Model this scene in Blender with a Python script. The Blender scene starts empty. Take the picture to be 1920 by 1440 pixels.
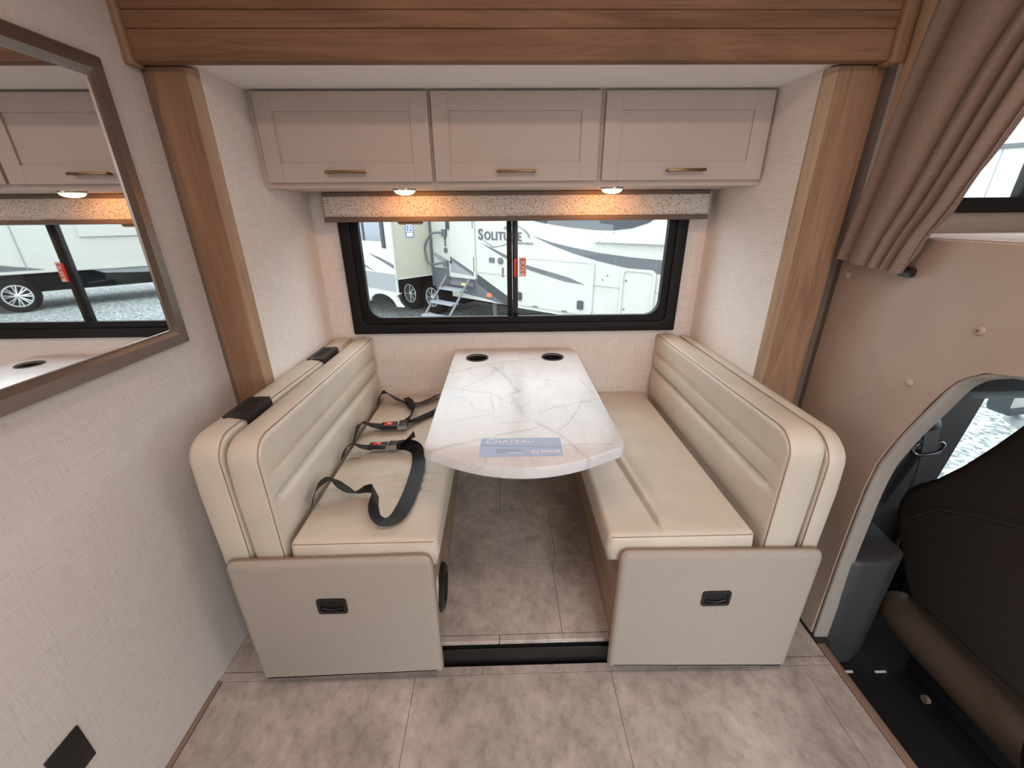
import bpy, bmesh, math, random
from mathutils import Vector, Matrix
random.seed(7)
PI = math.pi
S = bpy.context.scene
C = S.collection

# ------------------------------------------------------------------ camera, world, lights, exposure
H = 1.40
cam = bpy.data.cameras.new('camera'); camo = bpy.data.objects.new('camera', cam); C.objects.link(camo)
pit, yaw, rol = 0.391529, -0.0198608, -0.0082253
cp, sp = math.cos(pit), math.sin(pit)
Rz = Matrix.Rotation(yaw, 3, 'Z')
R0 = Rz @ Vector((1, 0, 0)); F0 = Rz @ Vector((0, cp, -sp)); U0 = Rz @ Vector((0, sp, cp))
R1 = math.cos(rol)*R0 + math.sin(rol)*U0; U1 = -math.sin(rol)*R0 + math.cos(rol)*U0
m = Matrix((R1, U1, -F0)).transposed().to_4x4(); m.translation = (0, 0, H)
camo.matrix_world = m
cam.sensor_fit = 'HORIZONTAL'; cam.sensor_width = 36; cam.lens = 772.65/1920*36; cam.clip_start = 0.02; cam.clip_end = 300
S.camera = camo
S.view_settings.view_transform = 'Standard'; S.view_settings.look = 'None'
S.view_settings.gamma = 1; S.view_settings.use_curve_mapping = False
S.view_settings.exposure = 0.08

w = bpy.data.worlds.new('overcast'); S.world = w; w.use_nodes = True
wn = w.node_tree; bg = wn.nodes['Background']
tc = wn.nodes.new('ShaderNodeTexCoord'); sx = wn.nodes.new('ShaderNodeSeparateXYZ'); rp = wn.nodes.new('ShaderNodeValToRGB')
wn.links.new(tc.outputs['Generated'], sx.inputs[0]); wn.links.new(sx.outputs['Z'], rp.inputs[0]); wn.links.new(rp.outputs[0], bg.inputs[0])
rp.color_ramp.elements[0].color = (.77, .84, .89, 1); rp.color_ramp.elements[1].color = (.95, 1.0, 1.02, 1)
bg.inputs[1].default_value = 6.4

def area(name, loc, rot, sx_, sy_, energy, col, shape='RECTANGLE', portal=False):
    l = bpy.data.lights.new(name, 'AREA'); l.shape = shape; l.size = sx_; l.size_y = sy_; l.energy = energy; l.color = col
    o = bpy.data.objects.new(name, l); C.objects.link(o); o.location = loc; o.rotation_euler = rot
    if portal: l.cycles.is_portal = True
    return o
WARM = (1.0, 0.71, 0.59)
for i, (x, y, e) in enumerate([(-0.5, 0.36, 3.2), (0.15, 0.36, 3.2), (0.75, 0.36, 3.2), (-0.35, -0.6, 3.2), (0.55, -0.6, 3.2)]):
    area('ceiling_lamp_light', (x, y, 2.085), (0, 0, 0), 0.13, 0.13, e, WARM, 'DISK')
area('window_portal', (0.045, 2.02, 1.17), (-PI/2, 0, 0), 1.4, 0.5, 1, (1, 1, 1), portal=True)
area('doorway_portal', (0.90, -1.04, 1.0), (PI/2, 0, 0), 0.8, 1.9, 1, (1, 1, 1), portal=True)
area('windshield_portal', (2.57, 0.15, 1.02), (0, PI/2, 0), 0.52, 2.2, 1, (1, 1, 1), portal=True)
area('bunk_portal', (1.75, 1.46, 1.62), (-PI/2, 0, 0), 0.9, 0.4, 1, (1, 1, 1), portal=True)
for x in (-0.349, 0.403):
    l = bpy.data.lights.new('puck_bulb', 'SPOT'); l.energy = 2.1; l.color = (1.0, 0.35, 0.09); l.shadow_soft_size = 0.02
    l.spot_size = 2.8; l.spot_blend = 0.7
    o = bpy.data.objects.new('puck_bulb', l); C.objects.link(o); o.location = (x, 1.672, 1.460); o.rotation_euler = (0.75, 0, 0)

# ------------------------------------------------------------------ materials
class N:
    def __init__(s, name):
        s.m = bpy.data.materials.new(name); s.m.use_nodes = True; s.t = s.m.node_tree; s.b = s.t.nodes['Principled BSDF']
        s._co = None
    def n(s, k, **kw):
        x = s.t.nodes.new(k)
        for a, v in kw.items(): setattr(x, a, v)
        return x
    def l(s, a, b): s.t.links.new(a, b)
    def co(s, scale=(1, 1, 1), rot=(0, 0, 0)):
        if s._co is None: s._co = s.n('ShaderNodeNewGeometry').outputs['Position']
        mp = s.n('ShaderNodeMapping'); mp.inputs['Scale'].default_value = scale; mp.inputs['Rotation'].default_value = rot
        s.l(s._co, mp.inputs[0]); return mp.outputs[0]
    def noise(s, vec, scale, detail=4, rough=.5, dist=0):
        x = s.n('ShaderNodeTexNoise'); x.inputs['Scale'].default_value = scale; x.inputs['Detail'].default_value = detail
        x.inputs['Roughness'].default_value = rough; x.inputs['Distortion'].default_value = dist; s.l(vec, x.inputs['Vector']); return x.outputs['Fac']
    def ramp(s, fac, stops):
        x = s.n('ShaderNodeValToRGB'); e = x.color_ramp.elements
        while len(e) < len(stops): e.new(0.5)
        for i, (p, c) in enumerate(stops):
            e[i].position = p; e[i].color = (*c, 1) if len(c) == 3 else c
        s.l(fac, x.inputs[0]); return x.outputs[0]
    def mix(s, f, a, b, mode='MIX'):
        x = s.n('ShaderNodeMix', data_type='RGBA', blend_type=mode)
        for v, i in ((f, 0), (a, 6), (b, 7)):
            if hasattr(v, 'links'): s.l(v, x.inputs[i])
            else: x.inputs[i].default_value = v if i == 0 else (*v, 1)
        return x.outputs[2]
    def math(s, op, a, b=0.5):
        x = s.n('ShaderNodeMath', operation=op)
        for v, i in ((a, 0), (b, 1)):
            if hasattr(v, 'links'): s.l(v, x.inputs[i])
            else: x.inputs[i].default_value = v
        return x.outputs[0]
    def base(s, c):
        if hasattr(c, 'links'): s.l(c, s.b.inputs['Base Color'])
        else: s.b.inputs['Base Color'].default_value = (*c, 1)
    def p(s, rough=.5, metal=0, spec=.5, coat=0):
        s.b.inputs['Roughness'].default_value = rough; s.b.inputs['Metallic'].default_value = metal
        s.b.inputs['Specular IOR Level'].default_value = spec; s.b.inputs['Coat Weight'].default_value = coat; return s
    def bump(s, h, strength=.3, dist=.002):
        x = s.n('ShaderNodeBump'); x.inputs['Strength'].default_value = strength; x.inputs['Distance'].default_value = dist
        s.l(h, x.inputs['Height']); s.l(x.outputs[0], s.b.inputs['Normal'])

def plain(name, c, rough=.5, metal=0, spec=.5, grain=0.0, gs=60):
    k = N(name); k.p(rough, metal, spec)
    if grain:
        f = k.noise(k.co(), gs, 3)
        d = tuple(v*(1-grain) for v in c); u = tuple(min(1, v*(1+grain)) for v in c)
        k.base(k.ramp(f, [(.3, d), (.7, u)]))
    else:
        k.base(c)
    return k.m

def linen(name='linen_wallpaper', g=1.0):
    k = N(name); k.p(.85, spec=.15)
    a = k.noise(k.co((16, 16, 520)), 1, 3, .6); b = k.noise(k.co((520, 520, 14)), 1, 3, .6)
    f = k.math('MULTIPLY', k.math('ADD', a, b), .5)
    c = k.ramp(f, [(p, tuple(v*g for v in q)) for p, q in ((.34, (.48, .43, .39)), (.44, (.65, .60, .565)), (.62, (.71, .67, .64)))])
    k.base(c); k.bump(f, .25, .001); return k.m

def wood(name, ax, dark, mid, light):
    k = N(name); k.p(.55, spec=.3)
    sc = [9, 9, 9]; sc[ax] = .8
    sf = [120, 120, 120]; sf[ax] = 4
    g = k.noise(k.co(tuple(sc)), 1.6, 5, .6, 1.2); f = k.noise(k.co(tuple(sf)), 1, 4, .65, .4)
    c1 = k.ramp(g, [(.30, dark), (.48, mid), (.68, light)])
    pores = k.ramp(f, [(.30, (.62, .58, .55)), (.46, (1, 1, 1))])
    k.base(k.mix(.75, c1, pores, 'MULTIPLY')); k.bump(f, .15, .001); return k.m

def vinyl(name, c):
    k = N(name); k.p(.42, spec=.45)
    f = k.noise(k.co(), 9, 3); t = k.n('ShaderNodeTexVoronoi'); t.inputs['Scale'].default_value = 420; k.l(k.co(), t.inputs['Vector'])
    k.base(k.ramp(f, [(.3, tuple(v*.95 for v in c)), (.7, tuple(v*1.05 for v in c))])); k.bump(t.outputs['Distance'], .12, .0008); return k.m

def weave(name, c, rough=.8, k0=.86, k1=1.08):
    k = N(name); k.p(rough, spec=.25)
    a = k.noise(k.co((500, 500, 40)), 1, 2); b = k.noise(k.co((40, 40, 500)), 1, 2); f = k.math('MULTIPLY', k.math('ADD', a, b), .5)
    k.base(k.ramp(f, [(.35, tuple(v*k0 for v in c)), (.62, tuple(v*k1 for v in c))])); k.bump(f, .2, .0006); return k.m

def concrete():
    k = N('concrete_look_vinyl'); k.p(.48, spec=.35)
    a = k.noise(k.co((1, .8, 1), (0, 0, .5)), 4.0, 7, .66, .3); b = k.noise(k.co((1, .75, 1), (0, 0, .6)), 26, 7, .72, .2); c = k.noise(k.co(), 90, 3)
    m1 = k.ramp(a, [(.30, (.31, .272, .245)), (.50, (.45, .402, .365)), (.70, (.59, .53, .485))])
    m2 = k.ramp(b, [(.30, (.66, .64, .62)), (.50, (1, 1, 1)), (.72, (1.3, 1.28, 1.25))])
    k.base(k.mix(.8, m1, m2, 'MULTIPLY')); k.bump(c, .12, .001); return k.m

VEINS = [(-0.034, 1.633, 0.056, 1.375), (0.056, 1.375, 0.03, 1.353), (0.03, 1.353, 0.066, 1.19), (0.066, 1.19, 0.147, 1.074), (0.147, 1.074, 0.234, 0.922), (-0.234, 1.578, -0.012, 1.699), (-0.012, 1.699, 0.167, 1.741), (-0.229, 1.437, -0.031, 1.346), (-0.031, 1.346, 0.034, 1.272), (-0.161, 1.419, -0.001, 1.631), (-0.231, 0.98, -0.103, 1.033), (-0.103, 1.033, 0.094, 1.109), (0.111, 1.211, 0.327, 1.304), (0.02, 1.549, 0.219, 1.472), (0.296, 1.486, 0.326, 1.331), (0.27, 1.715, 0.333, 1.67), (0.147, 1.074, 0.216, 1.158), (0.216, 1.158, 0.27, 1.297), (-0.049, 1.332, -0.032, 1.205), (-0.012, 1.141, 0.089, 1.152), (0.168, 0.997, 0.305, 1.007), (-0.162, 1.154, -0.038, 1.205), (-0.034, 1.633, -0.048, 1.758)]
def marble():
    k = N('marble_laminate'); k.p(.30, spec=.5)
    wv = k.n('ShaderNodeTexNoise'); wv.inputs['Scale'].default_value = 9; wv.inputs['Detail'].default_value = 5; k.l(k.co(), wv.inputs['Vector'])
    w1 = k.n('ShaderNodeVectorMath', operation='SUBTRACT'); k.l(wv.outputs['Color'], w1.inputs[0]); w1.inputs[1].default_value = (.5, .5, .5)
    w2 = k.n('ShaderNodeVectorMath', operation='MULTIPLY'); k.l(w1.outputs[0], w2.inputs[0]); w2.inputs[1].default_value = (.05, .07, 0)
    w3 = k.n('ShaderNodeVectorMath', operation='ADD'); k.l(k.co((1, 1, 0)), w3.inputs[0]); k.l(w2.outputs[0], w3.inputs[1]); pos = w3.outputs[0]
    dmin = None
    for i, (xa, ya, xb, yb) in enumerate(VEINS):
        a = Vector((xa, ya, 0)); d = Vector((xb, yb, 0))-a; L2 = d.length_squared
        q = k.n('ShaderNodeVectorMath', operation='SUBTRACT'); k.l(pos, q.inputs[0]); q.inputs[1].default_value = a
        t = k.n('ShaderNodeVectorMath', operation='DOT_PRODUCT'); k.l(q.outputs[0], t.inputs[0]); t.inputs[1].default_value = d/L2
        cl = k.n('ShaderNodeClamp'); k.l(t.outputs['Value'], cl.inputs[0])
        sc = k.n('ShaderNodeVectorMath', operation='SCALE'); sc.inputs[0].default_value = d; k.l(cl.outputs[0], sc.inputs['Scale'])
        ds = k.n('ShaderNodeVectorMath', operation='DISTANCE'); k.l(q.outputs[0], ds.inputs[0]); k.l(sc.outputs[0], ds.inputs[1])
        dd = k.math('MULTIPLY', ds.outputs['Value'], (.8, .8, .8, .8, 1.0, .9, 1.0, 1.0, 1.2, 1.5, 1.2, 1.0, 1.2, 1.6)[i] if i < 14 else 1.7)
        dmin = dd if dmin is None else k.math('MINIMUM', dmin, dd)
    v1 = k.math('MULTIPLY', k.ramp(dmin, [(0, (.58,)*3), (.0035, (.2,)*3), (.011, (0, 0, 0))]), k.ramp(k.noise(k.co(), 22, 3), [(.35, (.35,)*3), (.6, (1, 1, 1))]))
    n2 = k.noise(k.co((1, .35, 1), (0, 0, -1.05)), 7, 4, .6, .5); d2 = k.math('ABSOLUTE', k.math('SUBTRACT', n2, .5))
    v2 = k.math('MULTIPLY', k.ramp(d2, [(0, (.22,)*3), (.02, (0, 0, 0))]), k.ramp(k.noise(k.co(), 5, 2), [(.45, (0, 0, 0)), (.62, (1, 1, 1))]))
    cloud = k.noise(k.co((1, .4, 1), (0, 0, -1.05)), 9, 6, .65, .5)
    c = k.ramp(cloud, [(.35, (.62, .63, .65)), (.52, (.70, .705, .73)), (.7, (.73, .735, .755))])
    for v in (v1, v2): c = k.mix(v, c, (.24, .24, .23))
    k.base(c); return k.m

def valance_cloth():
    k = N('patterned_valance_cloth'); k.p(.85, spec=.2)
    n1 = k.noise(k.co(), 125, 0, .4, .3); d = k.math('ABSOLUTE', k.math('SUBTRACT', n1, .5))
    k.base(k.ramp(d, [(.020, (.31, .25, .205)), (.050, (.78, .72, .66)), (.2, (.84, .79, .73))])); k.bump(d, .4, .002); return k.m

def gravel():
    k = N('gravel'); k.p(.9, spec=.2)
    t = k.n('ShaderNodeTexVoronoi'); t.inputs['Scale'].default_value = 26; k.l(k.co(), t.inputs['Vector'])
    sep = k.n('ShaderNodeSeparateColor'); k.l(t.outputs['Color'], sep.inputs[0])
    f = k.noise(k.co(), 60, 3)
    c = k.ramp(sep.outputs[0], [(0, (.08, .09, .092)), (.5, (.205, .222, .226)), (1, (.42, .44, .445))])
    k.base(k.mix(.6, c, k.ramp(f, [(.3, (.4, .4, .4)), (.6, (1, 1, 1))]), 'MULTIPLY')); k.bump(t.outputs['Distance'], .6, .02); return k.m

def glass(name, tint=(.94, .97, .97), refl=.06):
    k = N(name); t = k.t; t.nodes.remove(k.b)
    tr = k.n('ShaderNodeBsdfTransparent'); tr.inputs[0].default_value = (*tint, 1); gl = k.n('ShaderNodeBsdfGlossy'); gl.inputs['Roughness'].default_value = .02
    ge = k.n('ShaderNodeNewGeometry'); dt = k.n('ShaderNodeVectorMath', operation='DOT_PRODUCT'); k.l(ge.outputs['Incoming'], dt.inputs[0]); k.l(ge.outputs['Normal'], dt.inputs[1])
    f5 = k.math('POWER', k.math('SUBTRACT', 1.0, k.math('ABSOLUTE', dt.outputs['Value'])), 5.0); fr = k.math('ADD', k.math('MULTIPLY', f5, .9), .03)
    mx = k.n('ShaderNodeMixShader'); k.l(fr, mx.inputs[0]); k.l(tr.outputs[0], mx.inputs[1]); k.l(gl.outputs[0], mx.inputs[2])
    k.l(mx.outputs[0], t.nodes['Material Output'].inputs[0]); return k.m

def emit(name, c, s):
    k = N(name); k.base((.8, .8, .8)); k.b.inputs['Emission Color'].default_value = (*c, 1); k.b.inputs['Emission Strength'].default_value = s; return k.m

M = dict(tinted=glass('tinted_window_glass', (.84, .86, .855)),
    linen=linen(g=.93), linen_bright=linen('brightened_linen_wallpaper', 1.2), concrete=concrete(), marble=marble(), valance=valance_cloth(), gravel=gravel(), glass=glass('window_glass'),  # second linen is the same wallpaper, lightened to stand in for missing light
    woodx=wood('oak_grain_x', 0, (.158, .082, .044), (.236, .126, .071), (.300, .170, .100)),
    woodz=wood('oak_grain_z', 2, (.200, .112, .067), (.295, .176, .108), (.372, .234, .150)),
    woodedge=wood('oak_edge', 2, (.30, .21, .14), (.38, .27, .185), (.44, .32, .22)),
    woody=wood('oak_grain_y', 1, (.28, .20, .135), (.37, .27, .19), (.43, .32, .23)),
    white=plain('white_lacquer', (.525, .44, .39), .45, grain=.02, gs=8),
    ceil=plain('white_ceiling_board', (.88, .875, .86), .8),
    vin=vinyl('taupe_vinyl', (.625, .57, .485)), pan=weave('taupe_upholstery_cloth', (.415, .372, .328), .8, .94, 1.03), vin2=vinyl('beige_cab_vinyl', (.44, .355, .295)),
    stitch=plain('light_stitching', (.58, .47, .36), .7), seam=plain('tan_seam', (.30, .215, .15), .7),
    black=plain('black_plastic', (.012, .012, .013), .38, grain=.1), blackm=plain('black_window_frame', (.008, .008, .009), .55, spec=.25),
    cupm=plain('black_cup_liner', (.006, .006, .006), .6), steel=plain('brushed_steel', (.55, .55, .56), .3, 1),
    strap=weave('black_webbing', (.010, .010, .012), .45), red=plain('red_button', (.75, .03, .03), .35), white_p=plain('white_print', (.85, .85, .86), .6),
    brass=plain('bronze_handle', (.22, .14, .075), .35, .9), bronze=plain('bronze_frame', (.25, .195, .165), .30, .8, grain=.05, gs=20),
    mirror=plain('mirror_silver', (.86, .87, .87), .015, 1), rail=plain('brown_rail', (.165, .125, .10), .6), sticker=plain('pale_blue_card', (.39, .50, .71), .5),
    ink=plain('grey_ink', (.16, .19, .26), .6), exitbg=plain('pale_pink_card', (.80, .60, .55), .5), exitred=plain('red_print', (.55, .03, .03), .5),
    curtain=weave('brown_curtain_cloth', (.25, .185, .15), .9), carpet=plain('pale_bunk_carpet', (.62, .50, .44), .95, grain=.15, gs=90),
    lip=plain('grey_beige_edge_trim', (.36, .33, .30), .55), post=plain('tan_post', (.50, .34, .22), .6),
    dark=plain('dark_cab_plastic', (.030, .030, .032), .5, grain=.08), dark2=plain('grey_cab_plastic', (.055, .055, .058), .5, grain=.08),
    seat=weave('dark_brown_seat_cloth', (.040, .033, .027), .9), seatroll=weave('brown_seat_vinyl', (.075, .055, .043), .6), cabfloor=plain('black_cab_mat', (.006, .006, .007), .7),
    trimw=plain('tan_floor_trim', (.30, .215, .165), .55), rvw=plain('white_fibreglass', (.40, .395, .368), .4), rvb=plain('cream_fibreglass', (.355, .345, .285), .4),
    rvg=plain('grey_decal', (.095, .10, .11), .55, spec=.2), rvl=plain('light_grey_decal', (.20, .21, .22), .45), rvd=plain('dark_grey_decal', (.045, .05, .058), .6, spec=.15), rvk=plain('black_chassis', (.006, .006, .0065), .9, spec=.1),
    rvink=plain('slate_lettering', (.05, .054, .075), .4), tyre=plain('black_rubber', (.006, .006, .007), .9, spec=.15), alloy=plain('silver_alloy', (.62, .62, .64), .3, .85),
    rvglass=plain('tinted_glass', (.16, .18, .21), .15), tread=plain('grey_aluminium', (.25, .265, .30), .5, .2), stepm=plain('grey_step_frame', (.12, .12, .13), .5),
    blue=plain('blue_badge', (.06, .12, .40), .4), orange=plain('orange_marker', (.80, .16, .05), .3), lens=emit('lit_lens', (1.0, .62, .22), 9.0),
    ring=plain('dark_steel', (.10, .10, .11), .22, .7), chrome=plain('chrome', (.7, .7, .72), .15, 1), yellow=plain('yellow_leaf', (.80, .66, .12), .7), clear=plain('clear_tag', (.6, .56, .5), .2),
)

# ------------------------------------------------------------------ mesh helpers
def tag(o, label=None, cat=None, group=None, kind=None):
    for k, v in (('label', label), ('category', cat), ('group', group), ('kind', kind)):
        if v: o[k] = v
    return o
def wloc(o):
    v = Vector((0, 0, 0))
    while o is not None: v = v + o.location; o = o.parent
    return v
def thing(name, loc, label, cat, group=None):
    o = bpy.data.objects.new(name, None); C.objects.link(o); o.location = loc; o.empty_display_size = .05
    return tag(o, label, cat, group)
def obj(name, bm, mat, parent=None, smooth=None, bevel=0, seg=2, label=None, kind=None):
    """bm in world coordinates -> one mesh object"""
    if bevel:
        bmesh.ops.bevel(bm, geom=list(bm.edges), offset=bevel, segments=seg, profile=.5, affect='EDGES', clamp_overlap=True)
    me = bpy.data.meshes.new(name)
    if parent is not None:
        bmesh.ops.translate(bm, verts=bm.verts, vec=-wloc(parent))
    bmesh.ops.recalc_face_normals(bm, faces=bm.faces)
    bm.to_mesh(me); bm.free()
    if smooth is None and bevel: smooth = 35
    if smooth:
        for p in me.polygons: p.use_smooth = True
        me.set_sharp_from_angle(angle=math.radians(smooth))
    me.materials.append(M[mat] if isinstance(mat, str) else mat)
    o = bpy.data.objects.new(name, me); C.objects.link(o)
    if parent is not None: o.parent = parent
    if label: o['label'] = label
    if kind: o['kind'] = kind
    return o
def B(*boxes):
    bm = bmesh.new()
    for b in boxes: add_box(bm, *b)
    return bm
def add_box(bm, x0, x1, y0, y1, z0, z1, M4=None):
    vs = [bm.verts.new((x, y, z)) for z in (z0, z1) for y in (y0, y1) for x in (x0, x1)]
    if M4 is not None:
        for v in vs: v.co = M4 @ v.co
    for f in ((0, 2, 3, 1), (4, 5, 7, 6), (0, 1, 5, 4), (2, 6, 7, 3), (0, 4, 6, 2), (1, 3, 7, 5)): bm.faces.new([vs[i] for i in f])
def prism(pts, lo, hi, axis, bm=None, M4=None):
    """outline pts (a,b) extruded along axis; (a,b) are the other two axes in order"""
    bm = bm or bmesh.new(); rings = []
    for h in (lo, hi):
        r = []
        for a, b in pts:
            c = {0: (h, a, b), 1: (a, h, b), 2: (a, b, h)}[axis]
            c = Vector(c); r.append(bm.verts.new(M4 @ c if M4 is not None else c))
        rings.append(r)
    n = len(pts)
    bm.faces.new(rings[0]); bm.faces.new(rings[1][::-1])
    for i in range(n): bm.faces.new((rings[0][i], rings[0][(i+1) % n], rings[1][(i+1) % n], rings[1][i]))
    return bm
def rrect(x0, x1, y0, y1, r, n=6):
    """rounded rectangle; r = radius or 4 radii (x0y0, x1y0, x1y1, x0y1)"""
    if not isinstance(r, (list, tuple)): r = (r,)*4
    out = []
    for (cx, cy, a0, rr) in ((x0+r[0], y0+r[0], PI, r[0]), (x1-r[1], y0+r[1], 1.5*PI, r[1]), (x1-r[2], y1-r[2], 0, r[2]), (x0+r[3], y1-r[3], PI/2, r[3])):
        for i in range(n+1):
            a = a0 + (PI/2)*i/n; out.append((cx+rr*math.cos(a), cy+rr*math.sin(a)))
    return out
def ring(outer, inner, lo, hi, axis, bm=None, M4=None):
    """frame between two outlines with the same point count"""
    bm = bm or bmesh.new(); n = len(outer); V = []
    for h in (lo, hi):
        for pts in (outer, inner):
            r = []
            for a, b in pts:
                c = Vector({0: (h, a, b), 1: (a, h, b), 2: (a, b, h)}[axis]); r.append(bm.verts.new(M4 @ c if M4 is not None else c))
            V.append(r)
    for i in range(n):
        j = (i+1) % n
        for a, b in ((0, 1), (1, 3), (3, 2), (2, 0)): bm.faces.new((V[a][i], V[a][j], V[b][j], V[b][i]))
    return bm
def smooth_path(pts, n=8, closed=False):
    P = [Vector(p) for p in pts]; out = []
    k = len(P)
    for i in range(k if closed else k-1):
        a, b, c, d = (P[(i-1) % k], P[i], P[(i+1) % k], P[(i+2) % k]) if closed else (P[max(i-1, 0)], P[i], P[i+1], P[min(i+2, k-1)])
        for j in range(n):
            t = j/n; out.append(.5*((2*b)+(c-a)*t+(2*a-5*b+4*c-d)*t*t+(3*b-a-3*c+d)*t**3))
    if not closed: out.append(P[-1])
    return out
def tube(pts, r, seg=8, bm=None, closed=False, M4=None, flat=None, up=(0, 0, 1)):
    """r a number or a list; flat=(rw, rh) elliptical section"""
    bm = bm or bmesh.new(); P = [Vector(p) for p in pts]; n = len(P); rings = []; up = Vector(up)
    for i in range(n):
        t = (P[(i+1) % n]-P[i-1]) if closed else (P[min(i+1, n-1)]-P[max(i-1, 0)])
        t.normalize(); a = t.cross(up)
        if a.length < 1e-3: a = t.cross(Vector((1, 0, .1)))
        a.normalize(); b = a.cross(t).normalized(); rr = r[i] if isinstance(r, (list, tuple)) else r
        ra, rb = flat if flat else (rr, rr)
        row = []
        for k in range(seg):
            an = 2*PI*k/seg; c = P[i]+a*math.cos(an)*ra+b*math.sin(an)*rb
            row.append(bm.verts.new(M4 @ c if M4 is not None else c))
        rings.append(row)
    for i in range(n if closed else n-1):
        A_, B_ = rings[i], rings[(i+1) % n]
        for k in range(seg): bm.faces.new((A_[k], A_[(k+1) % seg], B_[(k+1) % seg], B_[k]))
    if not closed:
        bm.faces.new(rings[0][::-1]); bm.faces.new(rings[-1])
    return bm
def lathe(prof, c, axis='Z', n=24, bm=None, M4=None, caps=True):
    """prof: (radius, height) from bottom to top"""
    bm = bm or bmesh.new(); rows = []
    for r, h in prof:
        row = []
        for k in range(n):
            a = 2*PI*k/n; u, v = r*math.cos(a), r*math.sin(a)
            p = {'Z': (u, v, h), 'Y': (u, h, v), 'X': (h, u, v)}[axis]
            p = Vector(c)+Vector(p); row.append(bm.verts.new(M4 @ p if M4 is not None else p))
        rows.append(row)
    for A_, B_ in zip(rows, rows[1:]):
        for k in range(n): bm.faces.new((A_[k], A_[(k+1) % n], B_[(k+1) % n], B_[k]))
    if caps: bm.faces.new(rows[0][::-1]); bm.faces.new(rows[-1])
    return bm
def disc(c, r, h, axis='Z', n=24): return lathe([(r, 0), (r, h)], c, axis, n)
def loft(rows, close=True, caps=True, bm=None):
    bm = bm or bmesh.new(); V = [[bm.verts.new(p) for p in r] for r in rows]; n = len(rows[0])
    for A_, B_ in zip(V, V[1:]):
        for k in range(n if close else n-1): bm.faces.new((A_[k], A_[(k+1) % n], B_[(k+1) % n], B_[k]))
    if caps:
        bm.faces.new(V[0][::-1]); bm.faces.new(V[-1])
    return bm
def ribbon(pts, width, tilt=None, th=.0022, n=8, bm=None, up=(0, 0, 1)):
    """flat webbing along a path; tilt in degrees rolls it about the path"""
    k = len(pts); tilt = tilt or [0]*k; P = smooth_path(pts, n); bm = bm or bmesh.new(); rows = []
    for i, p in enumerate(P):
        t = (P[min(i+1, len(P)-1)]-P[max(i-1, 0)]).normalized(); s = t.cross(Vector(up))
        if s.length < .05: s = Vector((1, 0, 0))
        s.normalize(); u = s.cross(t).normalized(); q = i/n; a = int(min(q, k-1.001)); f = q-a
        an = math.radians(tilt[a]*(1-f)+tilt[min(a+1, k-1)]*f); d = s*math.cos(an)+u*math.sin(an); e = d.cross(t).normalized()
        lift = abs(math.sin(an))*width/2
        p = p+Vector((0, 0, lift))
        rows.append([p+d*width/2+e*th/2, p-d*width/2+e*th/2, p-d*width/2-e*th/2, p+d*width/2-e*th/2])
    return loft(rows, bm=bm)
def text_bm(s, size, M4, extrude=.0008, shear=0, spacing=1.0, bold=0):
    cu = bpy.data.curves.new('txt', 'FONT'); cu.body = s; cu.size = size; cu.extrude = extrude; cu.shear = shear; cu.space_character = spacing; cu.offset = bold
    cu.align_x = 'LEFT'; o = bpy.data.objects.new('txt', cu); C.objects.link(o)
    dg = bpy.context.evaluated_depsgraph_get(); me = bpy.data.meshes.new_from_object(o.evaluated_get(dg))
    bm = bmesh.new(); bm.from_mesh(me); bmesh.ops.transform(bm, matrix=M4, verts=bm.verts)
    bpy.data.objects.remove(o); bpy.data.curves.remove(cu); bpy.data.meshes.remove(me)
    return bm
def frame(o, x, y):
    """matrix with local x -> x, y -> y, z = x cross y, at o"""
    x = Vector(x).normalized(); y = Vector(y).normalized(); z = x.cross(y)
    mm = Matrix((x, y, z)).transposed().to_4x4(); mm.translation = Vector(o); return mm
def struct(name, bm, mat, parent=None, **kw):
    o = obj(name, bm, mat, parent, **kw)
    if parent is None: o['kind'] = 'structure'
    return o
def sroot(name, loc):
    o = bpy.data.objects.new(name, None); C.objects.link(o); o.location = loc; o['kind'] = 'structure'; return o

# ------------------------------------------------------------------ room shell
XL, XR, YW, FZ = -.809, .902, 1.918, .115          # slide-out box walls, back wall, slide floor
YF = 1.338                                          # face of the slide-out's pillars
CE = 2.10
# main floor: slab and separate tiles with open joints
fl = sroot('floor', (0, 0, 0))
obj('subfloor', B((-.944, 1.08, -1.0, 1.338, -.06, -.0085)), 'rvk', fl)
xs = [-.932, -.306, .336, .978, 1.078]
def tile(x0, x1, y0, y1, z0, z1, par):
    g = .0008
    return obj('tile', B((x0+g, x1-g, y0+g, y1-g, z0, z1)), 'concrete', par)
for (y0, y1) in ((.25, .89), (-.39, .25), (-1.0, -.39)):
    for a, b in zip(xs, xs[1:]): tile(a, b, y0, y1, -.008, 0, fl)
for a, b in ((-.943, -.72), (-.72, -.087), (-.087, .555), (.555, 1.02), (1.02, 1.078)): tile(a, b, .89, .9185, -.008, 0, fl)
for a, b in ((-.943, -.81), (.93, 1.078)): tile(a, b, .92, 1.33, -.008, 0, fl)
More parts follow.
